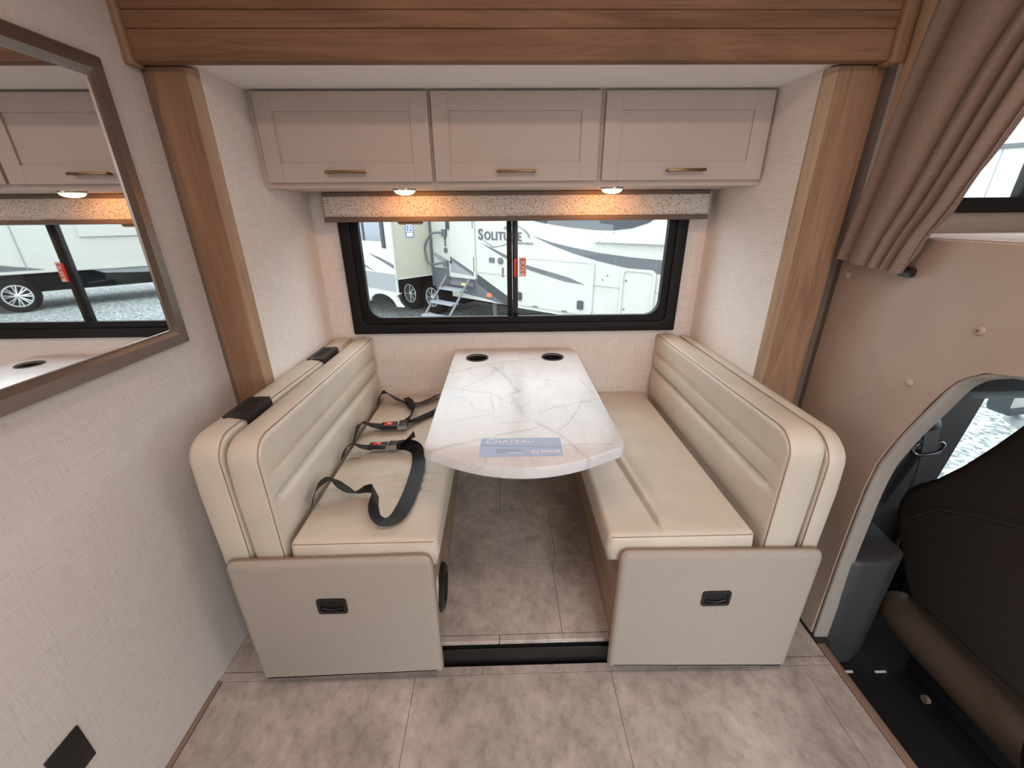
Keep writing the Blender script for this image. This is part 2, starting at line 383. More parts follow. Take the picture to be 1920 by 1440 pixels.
# raised slide-out floor
sf = sroot('floor_slide', (.05, 1.4, FZ))
obj('slab', B((XL, XR, .926, 1.93, FZ-.03, FZ-.0085)), 'rvk', sf)
tx = ((-.30, .178), (.178, .40))
for a, b in tx: tile(a, b, .945, 1.245, FZ-.008, FZ, sf)
for a, b in ((-.30, .195), (.195, .40)): tile(a, b, 1.245, 1.56, FZ-.008, FZ, sf)
for a, b in ((-.30, -.03), (-.03, .40)): tile(a, b, 1.56, 1.90, FZ-.008, FZ, sf)
for a, b in ((-.225, -.03), (-.03, .335)): obj('nosing', B((a+.0008, b-.0008, .921, .944, FZ-.016, FZ)), 'concrete', sf, bevel=.002, seg=1)
obj('riser', B((-.24, .345, .934, .946, -.03, FZ-.017)), 'blackm', sf)
obj('riser_seal', B((-.24, .345, .927, .934, .0, FZ-.045)), 'black', sf, bevel=.002)
# side wall by the mirror, hidden rear wall with the open entry door, ceiling
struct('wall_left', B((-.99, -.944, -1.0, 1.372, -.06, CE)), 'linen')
struct('wall_rear', B((-.99, .50, -1.05, -1.0, -.06, CE), (1.30, 2.60, -1.05, -1.0, -.20, CE), (.50, 1.30, -1.05, -1.0, 1.95, CE)), 'linen')
struct('ceiling', B((-.99, 2.60, -1.05, 1.40, CE, CE+.05)), 'ceil')
struct('baseboard_left', B((-.9435, -.932, -1.0, .889, 0, .008)), 'trimw', bevel=.002)
struct('trim_floor', B((1.079, 1.106, -1.0, .962, -.03, .004)), 'trimw', bevel=.003)
# slide-out box
struct('wall_slide_left', B((XL-.03, XL, 1.366, YW, .05, 1.80)), 'linen_bright')
struct('wall_slide_right', B((XR, XR+.03, 1.366, YW, .05, 1.80)), 'linen_bright')
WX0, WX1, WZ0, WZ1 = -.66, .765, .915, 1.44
struct('wall_back', B((XL-.03, XR+.03, YW, YW+.05, .05, WZ0), (XL-.03, XR+.03, YW, YW+.05, WZ1, 1.80), (XL-.03, WX0, YW, YW+.05, WZ0, WZ1), (WX1, XR+.03, YW, YW+.05, WZ0, WZ1)), 'linen_bright')
struct('ceiling_slide', B((XL-.03, XR+.03, 1.334, YW+.05, 1.770, 1.80)), 'ceil')
# outer wall of the coach around the slide-out
struct('wall_street', B((-.99, XL-.032, 1.372, 1.42, -.30, CE), (XR+.032, 1.10, 1.385, 1.42, -.30, CE), (XL-.032, XR+.032, 1.335, 1.42, 1.801, CE), (XL-.032, XR+.032, 1.34, 1.42, -.30, .083)), 'linen')
# pillars and header beam in oak
def pillar(name, x0, x1, inner):
    r = sroot(name, ((x0+x1)/2, YF, .1))
    if inner > 0: face = [(x0, YF), (x1-.003, YF), (x1, YF+.006), (x1, YF+.03), (x0, YF+.03)]
    else: face = [(x0+.003, YF), (x1, YF), (x1, YF+.03), (x0, YF+.03), (x0, YF+.006)]
    obj('face_board', prism(face, .08, 1.764, 2), 'woodz', r)
    s = [(x1-.003, YF+.002), (x1+.0205, YF+.028), (x1+.0205, YF+.034), (x1-.003, YF+.034)] if inner > 0 else [(x0+.003, YF+.002), (x0+.003, YF+.034), (x0-.0205, YF+.034), (x0-.0205, YF+.028)]
    obj('edge_strip', prism(s, .08, 1.764, 2), 'woodedge', r, label='paler oak strip on the inner edge')
pillar('trim_1', -.930, -.830, 1)
pillar('trim_2', .922, 1.048, -1)
struct('wall_seal', B((-.944, -.930, 1.340, 1.36, -.0, 1.77), (1.048, 1.10, 1.36, 1.38, .05, 1.80), (1.086, 1.115, 1.3465, 1.42, -.15, 1.294)), 'rail')
bmh = sroot('trim_3', (.05, 1.30, 1.765))
for a, b in ((1.765, 1.8315), (1.8325, 1.869), (1.870, 2.098)):
    obj('plank', B((-.925, 1.018, 1.30, 1.334, a, b)), 'woodx', bmh, bevel=.0015, seg=1)
obj('end_post', B((-.943, -.926, 1.288, 1.334, 1.757, 2.098)), 'woodz', bmh, bevel=.002)
obj('end_post', B((1.019, 1.055, 1.288, 1.334, 1.757, 2.098)), 'woodz', bmh, bevel=.002)

# ------------------------------------------------------------------ dinette window
wi = sroot('window_1', (.055, YW, .883))
def rr4(x0, x1, z0, z1, r): return rrect(x0, x1, z0, z1, r, 6)
ZT = 1.470
obj('outer_frame', ring(rr4(-.699, .809, .8825, ZT, .006), rr4(-.652, .762, .926, 1.44, .03), 1.894, YW-.001, 1), 'blackm', wi, bevel=.003)
obj('inner_frame', ring(rr4(-.6515, .7615, .9265, 1.4395, .03), rr4(-.622, .732, .953, 1.42, .065), 1.906, YW+.024, 1), 'blackm', wi, smooth=40)
obj('frame_lip', ring(rr4(-.628, .738, .947, 1.426, .068), rr4(-.617, .727, .958, 1.415, .062), 1.899, 1.907, 1), 'blackm', wi, smooth=40)
mu = obj('mullion', B((.020, .043, 1.912, 1.937, .950, 1.42)), 'blackm', wi, bevel=.003)
obj('mullion', B((.0445, .069, 1.922, 1.945, .950, 1.42)), 'black', wi, bevel=.003)
obj('glass_pane', B((-.622, .030, 1.932, 1.936, .945, 1.42)), 'tinted', wi)
obj('glass_pane', B((.058, .732, 1.938, 1.942, .945, 1.42)), 'tinted', wi)
obj('sash_rail', B((-.60, .02, 1.897, 1.906, .934, .947)), 'blackm', wi, bevel=.002)
obj('sliding_latch', B((.050, .063, 1.913, 1.9215, 1.135, 1.215)), 'exitred', wi, bevel=.002, label='red latch')
ex = thing('exit_sticker', (.091, 1.937, 1.176), 'pale pink sticker with red EXIT lettering stuck on the window beside the mullion', 'sticker')
obj('card', B((.0755, .107, 1.9365, 1.9375, 1.133, 1.218)), 'exitbg', ex)
obj('lettering', text_bm('EXIT', .034, frame((.0805, 1.9362, 1.213), (0, 0, -1), (1, 0, 0)), .0003, bold=.0004), 'exitred', ex, label='red EXIT lettering')

# ------------------------------------------------------------------ valance over the window
va = thing('window_valance', (.065, 1.87, 1.373), 'patterned cream and brown window valance with brown rails above the window', 'valance')
VX0, VX1 = -.719, .852
obj('top_rail', B((VX0, VX1, 1.828, 1.893, 1.470, 1.485)), 'rail', va, bevel=.002)
obj('cloth_face', B((VX0+.001, VX1-.001, 1.832, 1.846, 1.393, 1.4695)), 'valance', va, bevel=.001)
obj('bottom_rail', B((VX0-.004, VX1+.004, 1.824, 1.85, 1.373, 1.3925)), 'rail', va, bevel=.002)
for x in (VX0, VX1-.012): obj('end_board', B((x, x+.012, 1.847, 1.893, 1.378, 1.4695)), 'rail', va)
obj('pull_tab', prism(rrect(-.430, -.325, 1.362, 1.3735, (.01, .01, .001, .001), 3), 1.836, 1.842, 1), 'rail', va)

# ------------------------------------------------------------------ overhead cabinets
cabs = [(-.808, -.2285, -.784, -.2335, -.518, 'white overhead cabinet nearest the mirror, first of the row of three'),
        (-.2275, .3335, -.221, .3245, .0515, 'middle white overhead cabinet of the three above the dinette window'),
        (.3345, .901, .3445, .892, .626, 'white overhead cabinet nearest the brown curtain, last of the row of three')]
for (x0, x1, d0, d1, hx, lab) in cabs:
    cb = thing('overhead_cabinet', ((x0+x1)/2, 1.75, 1.486), lab, 'cabinet', 'overhead cabinets')
    obj('cabinet_box', B((x0, x1, 1.602, YW-.001, 1.4865, 1.7695)), 'white', cb, bevel=.001, seg=1)
    o = rrect(x0, x1, 1.4865, 1.7695, .002, 2); i = rrect(d0+.02, d1-.02, 1.52, 1.745, .002, 2)
    obj('face_frame', ring(o, i, 1.584, 1.6015, 1), 'white', cb)
    dr = obj('cabinet_door', ring(rrect(d0, d1, 1.504, 1.762, .002, 2), rrect(d0+.052, d1-.058, 1.5595, 1.7095, .0015, 2), 1.566, 1.5835, 1), 'white', cb)
    obj('door_panel', B((d0+.050, d1-.056, 1.5725, 1.581, 1.5575, 1.7115)), 'white', dr)
    for xx in (d0+.052, d1-.058):
        for (za, zb) in ((1.505, 1.5593), (1.7097, 1.761)):
            obj('joint_line', B((xx-.0005, xx+.0005, 1.5656, 1.5662, za, zb)), 'lip', dr)
    hb = B((hx-.066, hx+.066, 1.540, 1.5475, 1.5285, 1.5375), (hx-.062, hx-.053, 1.5475, 1.566, 1.529, 1.537), (hx+.053, hx+.062, 1.5475, 1.566, 1.529, 1.537))
    obj('door_handle', hb, 'brass', dr, bevel=.0015, label='bronze bar handle')
for x, lab in ((-.349, 'lit amber puck light under the overhead cabinets, nearer the mirror'), (.403, 'lit amber puck light under the overhead cabinets, nearer the curtain')):
    pk = thing('puck_light', (x, 1.65, 1.486), lab, 'light', 'puck lights')
    obj('trim_ring', lathe([(.042, 0), (.042, -.004), (.038, -.007), (.034, -.007)], (x, 1.65, 1.486)), 'steel', pk, smooth=50)
    obj('lens', lathe([(.037, -.0065), (.033, -.013), (.024, -.018), (.012, -.0205), (.003, -.021)], (x, 1.65, 1.486)), 'lens', pk, smooth=60, label='glowing amber lens')

# ------------------------------------------------------------------ mirror on the side wall
mi = thing('wall_mirror', (-.944, .78, 1.06), 'wall mirror in a sloped bronze frame reflecting the window', 'mirror')
def mframe(y0, y1, z0, z1, wd):
    def rectpts(d): return [(y0+d, z0+d), (y1-d, z0+d), (y1-d, z1-d), (y0+d, z1-d)]
    prof = [(0, -.9435), (0, -.930), (.004, -.925), (.030, -.926), (.040, -.931), (wd, -.934), (wd, -.9425)]
    for k in range(4):
        bm = bmesh.new(); R = []
        for d, x in prof:
            q = rectpts(d); R.append((bm.verts.new((x, *q[k])), bm.verts.new((x, *q[(k+1) % 4]))))
        for a, b in zip(R, R[1:]+R[:1]): bm.faces.new((a[0], a[1], b[1], b[0]))
        bm.faces.new([r[0] for r in R]); bm.faces.new([r[1] for r in R][::-1])
        yield bm
for bm in mframe(.34, 1.197, 1.060, 1.745, .045): obj('frame_rail', bm, 'bronze', mi)
obj('mirror_glass', B((-.9425, -.9375, .38, 1.158, 1.099, 1.706)), 'mirror', mi)
wp = obj('wall_plate', B((-.9435, -.938, .497, .567, .276, .380)), 'black', bevel=.002)
tag(wp, 'black rectangular wall plate low on the side wall under the mirror', 'wall plate')

# ------------------------------------------------------------------ table
def inset(pts, d):
    n = len(pts); out = []
    for i in range(n):
        p = Vector(pts[i-1]); q = Vector(pts[i]); r = Vector(pts[(i+1) % n])
        a = (q-p).normalized(); b = (r-q).normalized(); t = (a+b).normalized(); nn = Vector((-t.y, t.x)); k = max(.5, nn.dot(Vector((-a.y, a.x))))
        out.append(tuple(q+nn*d/k))
    return out
def plate(outline, holes, z0, z1, bev):
    """slab with bevelled rim and round through-holes (counter-clockwise outline)"""
    bm = bmesh.new(); levels = [(inset(outline, bev), z0), (outline, z0+bev), (outline, z1-bev), (inset(outline, bev*.3), z1-bev*.3), (inset(outline, bev), z1)]
    rows = [[bm.verts.new((x, y, z)) for x, y in pts] for pts, z in levels]; n = len(outline)
    for A_, B_ in zip(rows, rows[1:]):
        for k in range(n): bm.faces.new((A_[k], A_[(k+1) % n], B_[(k+1) % n], B_[k]))
    top = [bm.edges.get((rows[-1][k], rows[-1][(k+1) % n])) for k in range(n)]; bot = [bm.edges.get((rows[0][k], rows[0][(k+1) % n])) for k in range(n)]
    for cx, cy, r in holes:
        lo = [bm.verts.new((cx+r*math.cos(2*PI*k/28), cy+r*math.sin(2*PI*k/28), z0)) for k in range(28)]
        hi = [bm.verts.new((v.co.x, v.co.y, z1)) for v in lo]
        for k in range(28): bm.faces.new((lo[k], lo[(k+1) % 28], hi[(k+1) % 28], hi[k]))
        top += [bm.edges.get((hi[k], hi[(k+1) % 28])) for k in range(28)]; bot += [bm.edges.get((lo[k], lo[(k+1) % 28])) for k in range(28)]
    bmesh.ops.triangle_fill(bm, use_beauty=True, edges=top, normal=(0, 0, 1)); bmesh.ops.triangle_fill(bm, use_beauty=True, edges=bot, normal=(0, 0, -1))
    return bm
def table_outline():
    x0, x1, yb, yf = -.2315, .3385, 1.906, .958; out = []
    for cx, cy, a0 in ((x1-.052, yb-.052, 0), (x0+.052, yb-.052, PI/2)):
        for i in range(9): out.append((cx+.052*math.cos(a0+PI/2*i/8), cy+.052*math.sin(a0+PI/2*i/8)))
    # left front corner, bulged front edge, right front corner
    r = .045
    for i in range(8): a = PI+PI/2*.86*i/7; out.append((x0+r+r*math.cos(a), yf+.02+r*.9+r*math.sin(a)))
    for i in range(1, 16):
        t = i/16; x = (x0+r*1.05)+(x1-x0-2.1*r)*t; out.append((x, yf+.012-.078*(1-(2*t-1)**2)))
    for i in range(8): a = 1.5*PI+PI/2*.14+PI/2*.86*i/7; out.append((x1-r+r*math.cos(a), yf+.02+r*.9+r*math.sin(a)))
    return out
tb = thing('dinette_table', (.053, 1.85, .76), 'white grey-veined marble dinette table with two black cup holders below the window', 'table')
cups = ((-.121, 1.766), (.219, 1.763))
obj('tabletop', plate(table_outline(), [(x, y, .0455) for x, y in cups], .760, .800, .006), 'marble', tb, smooth=40)
for x, y in cups:
    ch = obj('cup_holder', lathe([(.002, .728), (.043, .728), (.0448, .735), (.0448, .797), (.0432, .797), (.0425, .735), (.002, .732)], (x, y, 0), n=32), 'cupm', tb, smooth=40)
    obj('cup_rim', tube([(x+.0475*math.cos(2*PI*k/32), y+.0475*math.sin(2*PI*k/32), .8012) for k in range(32)], .0030, 8, closed=True), 'black', ch, smooth=80)
obj('wall_bracket', B((-.15, .25, 1.86, YW-.001, .70, .759)), 'steel', tb, bevel=.003)
st = thing('card_sticker', (.045, .99, .80), 'pale blue CHATEAU advertising card lying on the front of the marble table', 'card')
sq = [(-.0715, .9445), (.1545, .9425), (.1585, 1.0395), (-.0685, 1.0415)]
obj('card', prism(sq, .8003, .8009, 2), 'sticker', st)
TX, TY = (1, -.006, 0), (.0, 1, 0)
obj('title', text_bm('C', .033, frame((-.058, 1.014, .8011), TX, TY), .0001, .25), 'white_p', st, label='white CHATEAU title')
obj('title', text_bm('HATEAU', .0265, frame((-.0325, 1.0139, .8011), TX, TY), .0001, .25, 1.12), 'white_p', st, label='white CHATEAU title')
obj('maker_name', text_bm('THOR', .0185, frame((.095, .9595, .8011), TX, TY), .0001, 0, 1.12, .0006), 'white_p', st, label='white THOR lettering')
em = ring(rrect(.0715, .0885, .9585, .9745, .004, 3), rrect(.0745, .0855, .9585+.0035, .9715, .003, 3), .80095, .8012, 2)
add_box(em, .0735, .0865, .9700, .9722, .80095, .8012); add_box(em, .0788, .0812, .9580, .9700, .80095, .8012)
obj('emblem', em, 'white_p', st, label='white round emblem')
fp = bmesh.new()
for k, (xa, xb) in enumerate(((-.026, .035), (-.026, .052), (-.026, .006))): add_box(fp, xa, xb, .9775-k*.0075, .9793-k*.0075, .8009, .8010)
obj('small_print', fp, 'ink', st); obj('small_print', B((.010, .048, .9622, .9645, .8009, .8010)), 'white_p', st)
obj('hill_line', ribbon([(-.07, 1.002, .80095), (0, .999, .80095), (.05, .996, .80095), (.10, .990, .80095), (.156, .988, .80095)], .0018, th=.0001), 'ink', st)

# ------------------------------------------------------------------ benches
def bench(name, side, label):
    """wooden seat base with an upholstered end panel"""
    L = side < 0
    px0, px1 = (-.780, -.211) if L else (.320, .899)
    r = thing(name, ((px0+px1)/2, 1.4, FZ), label, 'bench', 'dinette benches')
    f0, f1 = (-.221, -.258) if L else (.334, .356)
    xo = XL+.004 if L else XR-.004
    obj('seat_base', prism([(xo, .922), (f0, .922), (f1, 1.912), (xo, 1.912)] if L else [(f0, .922), (xo, .922), (xo, 1.912), (f1, 1.912)], FZ+.001, .462, 2), 'woody', r)
    zt0, zt1, zb0, zb1 = (.518, .525, .030, .045) if L else (.525, .512, .045, .022)
    c = [(px0, zb0), (px1, zb1), (px1, zt1), (px0, zt0)]
    pts = []
    for k in range(4):                                   # rounded corners on the slightly skewed outline
        p = Vector(c[k-1]); q = Vector(c[k]); n_ = Vector(c[(k+1) % 4]); rad = .03 if k in (2, 3) else .014
        a = q+(p-q).normalized()*rad; b = q+(n_-q).normalized()*rad
        for i in range(7):
            t = i/6; pts.append(tuple(a*(1-t)**2+q*2*t*(1-t)+b*t*t))
    def lv(d, y): return [Vector((x, y, z)) for x, z in inset(pts, d)]
    fr = obj('end_panel', loft([lv(.004, .8945), lv(0, .890), lv(0, .882), lv(.003, .875), lv(.009, .8708), lv(.018, .869)]), 'pan', r, smooth=60)
    for d, y in ((-.0006, .8885), (-.0006, .8835)):
        obj('piping', tube([(x, y, z) for x, z in inset(pts, d)], .0013, 6, closed=True, up=(0, 1, 0)), 'seam', fr, smooth=80)
    cx, cz = (-.507, .357) if L else (.613, .349)
    pl = obj('pull_recess', ring(rrect(cx-.042, cx+.042, cz-.028, cz+.028, .008, 3), rrect(cx-.034, cx+.034, cz-.018, cz+.022, .006, 3), .864, .8695, 1), 'black', r, smooth=40, label='black recessed pull')
    obj('pull_cup', loft([[Vector((x, .8685-(.002 if z > cz else 0), z)) for x, z in rrect(cx-.036, cx+.036, cz-.02, cz+.024, .006, 3)], [Vector((x, .8691, z)) for x, z in rrect(cx-.03, cx+.03, cz-.016, cz+.02, .005, 3)]]), 'cupm', pl)
    obj('pull_lip', tube(smooth_path([(cx-.03, .8655, cz-.006), (cx, .8645, cz-.012), (cx+.03, .8655, cz-.006)], 5), .003, 6), 'black', pl, smooth=80)
    return r
bl = bench('dinette_bench', -1, 'wooden dinette bench base with taupe end panel, on the mirror side')
br = bench('dinette_bench', 1, 'wooden dinette bench base with taupe end panel, on the cab side')
# round black vent and white label on the aisle face of the first bench
ve = obj('heat_vent', lathe([(.078, 0), (.078, .004), (.070, .012), (.052, .014), (.050, .008), (.01, .008)], (-.2225, 1.035, .235), 'X', 24), 'black', bl, smooth=40, label='black round vent')
for k in range(5): obj('slat', B((-.2175, -.2095, .99, 1.08, .203+k*.016, .207+k*.016)), 'black', ve)
obj('paper_label', B((-.2228, -.2222, .945, .985, .25, .34)), 'white_p', bl, label='white paper label')

def seat_cushion(x0, x1, y0, y1, z0, z1, fn):
    """seat cushion: loft across Y, fn(x, y) adds relief to the top"""
    nY, nX = 80, 130; rows = []
    for j in range(nY+1):
        t = j/nY; y = y0+(y1-y0)*t; e = min(y-y0, y1-y); k = .016
        ins = (k-math.sqrt(max(0, k*k-(k-e)**2))) if e < k else 0
        row = []
        hz = z1-ins*.8
        for i in range(nX+1):
            s = i/nX; x = x0+ins*.6+(x1-x0-1.2*ins)*s; d = min(x-x0, x1-x); rr = .014
            drop = (rr-math.sqrt(max(0, rr*rr-(rr-d)**2))) if d < rr else 0
            fade = min(1, d/.05)*min(1, e/.06)
            row.append(Vector((x, y, hz-drop+fn(x, y)*fade)))
        row += [Vector((x1-ins*.6+.004, y, (z0+z1)/2)), Vector((x1-ins*.6-.006, y, z0+ins)), Vector((x0+ins*.6+.006, y, z0+ins)), Vector((x0+ins*.6-.004, y, (z0+z1)/2))]
        rows.append(row)
    return loft(rows)
def gauss(v, s): return math.exp(-(v/s)**2)
def reliefL(x, y):
    h = .010*math.sin(PI*min(1, max(0, (x+.6)/.4)))
    for yc, sl, a, xs_ in ((1.185, .16, .006, -.36), (1.145, .10, .007, -.35), (1.105, .02, .005, -.33)):
        h += a*gauss(y-yc-sl*(x+.4), .011)*gauss(x-xs_, .10)
        h -= a*gauss(y-yc-.022-sl*(x+.4), .011)*gauss(x-xs_, .10)
    h -= .004*gauss(x+.375, .004)*gauss(y-.93, .05)
    h += .003*gauss(y-.95-.5*(x+.23), .008)*gauss(x+.26, .04)+.003*gauss(y-1.0-.5*(x+.23), .008)*gauss(x+.25, .035)
    return h
def reliefR(x, y):
    h = .008*math.sin(PI*min(1, max(0, (x-.29)/.41)))
    xc = .405+.035*max(0, min(1, (1.32-y)/.40)); dep = .019*(1-max(0, min(1, (y-1.40)/.40)))*max(0, min(1, (y-.905)/.05))
    h -= dep*gauss(x-xc, .0048); h += dep*.35*gauss(x-xc-.022, .02)
    for xk, a in ((.60, .003), (.63, -.003), (.655, .003), (.36, .003), (.49, .002)): h += a*gauss(x-xk-.3*(y-.93), .010)*gauss(y-.945, .03)
    return h
def seat_edge(t, x0, x1, y0, y1, z, L):
    d = .011
    pts = [(x0+d, y0+.005, z), (x1-d, y0+.005, z)]
    p = [(x0+d, y1, z), *pts, (x1-d, y1, z)]
    return tube(p, .0014, 6)
sl = thing('seat_cushion', (-.40, 1.4, .464), 'taupe vinyl seat cushion with black seat belts lying across it', 'cushion', 'dinette seat cushions')
obj('cushion_body', seat_cushion(-.604, -.196, .897, 1.912, .4635, .560, reliefL), 'vin', sl, smooth=60)
obj('edge_seam', seat_edge(sl, -.604, -.196, .897, 1.905, .5535, True), 'seam', sl, smooth=80)
sr = thing('seat_cushion', (.495, 1.4, .464), 'bare taupe vinyl seat cushion with a long lengthwise crease, on the cab side', 'cushion', 'dinette seat cushions')
obj('cushion_body', seat_cushion(.287, .706, .897, 1.912, .4635, .560, reliefR), 'vin', sr, smooth=60)
obj('edge_seam', seat_edge(sr, .287, .706, .897, 1.905, .5535, False), 'seam', sr, smooth=80)

def back_body(xb, xf, y0, y1, z0, ztf, ztb, R, creases=True, prof=None):
    """upright back cushion: xb wall side, xf aisle side, top height ztf (front) to ztb (wall), big radius R on the free top corner"""
    sgn = 1 if xf > xb else -1; T = abs(xf-xb); rows = []; ys = []
    for d in (0, .002, .006, .012, .02, .03, .045, .06, .08, .10, .13): ys.append(y0+d)
    n = 24
    for k in range(1, n+1): ys.append(y0+.13+(y1-y0-.13)*k/n)
    for y in ys:
        d = y-y0; zt = ztf+(ztb-ztf)*(d/(y1-y0))
        if d < R: zt -= R-math.sqrt(max(0, R*R-(R-d)**2))
        k = .018; e = min(d, (y1-y)+.006); ins = (k-math.sqrt(max(0, k*k-(k-e)**2))) if e < k else 0
        a0, a1 = ins*.7, T-ins*.7; row = []; lim = (a1-a0)*.44
        row.append((a0, z0))
        row.append((a0-.002, z0+(zt-z0)*.35)); row.append((a0-.004, z0+(zt-z0)*.7))
        rb = min(.022, lim)
        for i in range(5):
            a = PI-PI/2*i/4; row.append((a0+rb+rb*math.cos(a), zt-rb+rb*math.sin(a)))
        row.append(((a0+a1)/2, zt+.004))
        rf = min(.018, lim)
        for i in range(5):
            a = PI/2-PI/2*i/4; row.append((a1-rf+rf*math.cos(a), zt-rf+rf*math.sin(a)))
        zc1, zc2 = .772, .690
        fade = max(0, min(1, (d-.018)/.06))*max(0, min(1, (y1-y)/.03+.3))
        N_ = 44
        top = zt-rf-.004
        for i in range(N_+1):
            z = top+(z0-top)*i/N_; b = 0
            if creases:
                b = .006*math.sin(PI*max(0, min(1, (z-zc2)/(zc1-zc2))))+.012*max(0, math.sin(PI*max(0, min(1, (z-.54)/(zc2-.54)))))**.7-.022*gauss(z-zc2, .008)-.004*gauss(z-zc1, .006)
            row.append((a1+b*fade, z))
        row.append(((a0+a1)/2, z0))
        rows.append([Vector((xb+sgn*a, y, z)) for a, z in row])
    return loft(rows)
def front_edge_path(x, y0, y1, z0, ztf, ztb, R, dz, dy):
    pts = [(x, y0+dy, z0)]
    pts.append((x, y0+dy, ztf-R))
    for i in range(1, 8):
        a = PI-PI/2*i/7; pts.append((x, y0+R+(R-.0035)*math.cos(a), ztf-R+(R-.0035)*math.sin(a)))
    for t in (.25, .5, .75, 1): pts.append((x, y0+R+(y1-y0-R)*t, ztf+(ztb-ztf)*t-dz))
    return pts
def back(name, xb, xf, y0, ztf, ztb, R, label, creases=True, grp='dinette back cushions', z0=.4645):
    y1 = 1.910; sgn = 1 if xf > xb else -1
    r = thing(name, ((xb+xf)/2, 1.4, z0), label, 'cushion', grp)
    body = obj('cushion_body', back_body(xb, xf, y0, y1, z0, ztf, ztb, R, creases), 'vin', r, smooth=60)
    obj('front_seam', tube(front_edge_path(xf-sgn*.0050, y0, y1, z0+.01, ztf, ztb, R, .0048, .0036), .0016, 6), 'seam', r, smooth=80)
    if creases:
        zz = .772
        obj('stitched_rib', tube([(xf-sgn*.0005, y0+.02, zz), (xf+sgn*.0012, y0+.07, zz+.001), (xf+sgn*.0012, (y0+y1)/2, zz), (xf+sgn*.001, y1-.01, zz-.003)], .0016, 6), 'stitch', r, smooth=80)
    return r
back('back_cushion', -.709, -.622, .899, .880, .862, .065, 'thick taupe back cushion with stitched rib, above the seat with the belts')
back('back_cushion', .835, .735, .899, .872, .862, .070, 'thick taupe back cushion with stitched rib, on the cab side')
rl = back('backrest_board', -.801, -.717, .899, .888, .862, .070, 'thin padded rear board with two black latches behind the back cushion', False, 'dinette rear boards')
rr_ = back('backrest_board', .900, .845, .899, .856, .854, .085, 'thin plain padded rear board behind the cab-side back cushion', False, 'dinette rear boards')
def latch(y0, y1, z):
    x0, x1 = -.778, -.713
    lt = obj('latch_bezel', ring(rrect(x0, x1, y0, y1, .006, 3), rrect(x0+.016, x1-.016, y0+.025, y1-.025, .005, 3), z-.004, z+.0060, 2), 'black', rl, smooth=40, bevel=0, label='black recessed latch')
    obj('latch_well', prism(rrect(x0+.014, x1-.014, y0+.022, y1-.022, .004, 3), z-.003, z+.0042, 2), 'cupm', lt)
    obj('latch_skirt', B((x1-.001, x1+.002, y0+.004, y1-.004, z-.020, z-.002)), 'black', lt)
latch(1.028, 1.165, .8850); latch(1.555, 1.715, .8715)

# ------------------------------------------------------------------ seat belts on the first seat
b1 = thing('seat_belt', (-.44, 1.2, .565), 'black lap belt with red buckle farther from the window, its long strap looping forward', 'seat belt', 'lap belts')
obj('long_strap', ribbon([(-.588, 1.03, .566), (-.590, 1.085, .588), (-.560, 1.115, .600), (-.520, 1.098, .585), (-.478, 1.078, .572), (-.440, 1.086, .573), (-.412, 1.078, .574), (-.398, 1.03, .573), (-.385, .978, .572), (-.358, .955, .570), (-.325, .975, .570), (-.310, 1.05, .571), (-.306, 1.16, .572), (-.312, 1.27, .572), (-.332, 1.335, .574), (-.370, 1.362, .578), (-.425, 1.362, .584)],
    .048, [70, 60, 45, 30, 38, 62, 75, 75, 50, 16, 4, 0, 0, 8, 35, 30, 4]), 'strap', b1, smooth=60)
obj('short_strap', ribbon([(-.588, 1.285, .566), (-.586, 1.318, .588), (-.570, 1.345, .596), (-.535, 1.352, .586), (-.505, 1.358, .582)], .043, [60, 50, 30, 12, 0]), 'strap', b1, smooth=60)
obj('strap_end', ribbon([(-.400, 1.358, .588), (-.375, 1.362, .594), (-.345, 1.385, .604)], .04, [10, 40, 70]), 'strap', b1, smooth=60)
def buckle(par, c, ang, roll=0):
    T = Matrix.Translation(c) @ Matrix.Rotation(ang, 4, 'Z') @ Matrix.Rotation(roll, 4, 'X')
    bm = bmesh.new(); add_box(bm, -.036, .030, -.025, .025, -.009, .009, T); bk = obj('buckle', bm, 'black', par, bevel=.004, label='black buckle with red button')
    bm = bmesh.new(); add_box(bm, -.020, .012, -.016, .016, .0085, .0108, T); obj('button', bm, 'red', bk, bevel=.003, seg=2)
    bm = bmesh.new(); add_box(bm, -.006, .004, -.006, .006, .0107, .0112, T); obj('button_mark', bm, 'exitbg', bk)
    bm = bmesh.new(); add_box(bm, .031, .037, -.023, .023, -.004, .004, T); obj('tongue', bm, 'steel', par, label='steel tongue')
    bm = bmesh.new(); add_box(bm, .038, .072, -.027, .027, -.010, .011, T); ad = obj('strap_adjuster', bm, 'black', par, bevel=.002)
    bm = bmesh.new(); add_box(bm, .036, .040, -.029, .029, -.011, .012, T); add_box(bm, .038, .072, -.0295, -.0272, -.010, .008, T); obj('adjuster_plate', bm, 'steel', ad)
buckle(b1, (-.478, 1.362, .588), .03, -.25)
obj('care_tag', B((-.578, -.540, 1.315, 1.350, .5665, .5672)), 'clear', b1, label='small clear tag')
b2 = thing('seat_belt', (-.46, 1.65, .565), 'black lap belt with red buckle nearer the window, its straps running under the table', 'seat belt', 'lap belts')
obj('short_strap', ribbon([(-.588, 1.415, .566), (-.590, 1.475, .586), (-.588, 1.522, .592), (-.550, 1.532, .583), (-.510, 1.528, .580)], .045, [65, 50, 28, 8, 0]), 'strap', b2, smooth=60)
buckle(b2, (-.478, 1.526, .586), .12, -.1)
obj('tail_strap', ribbon([(-.418, 1.545, .586), (-.385, 1.588, .576), (-.335, 1.655, .571), (-.280, 1.725, .570), (-.235, 1.775, .570)], .04, [10, 8, 4, 0, 0]), 'strap', b2, smooth=60)
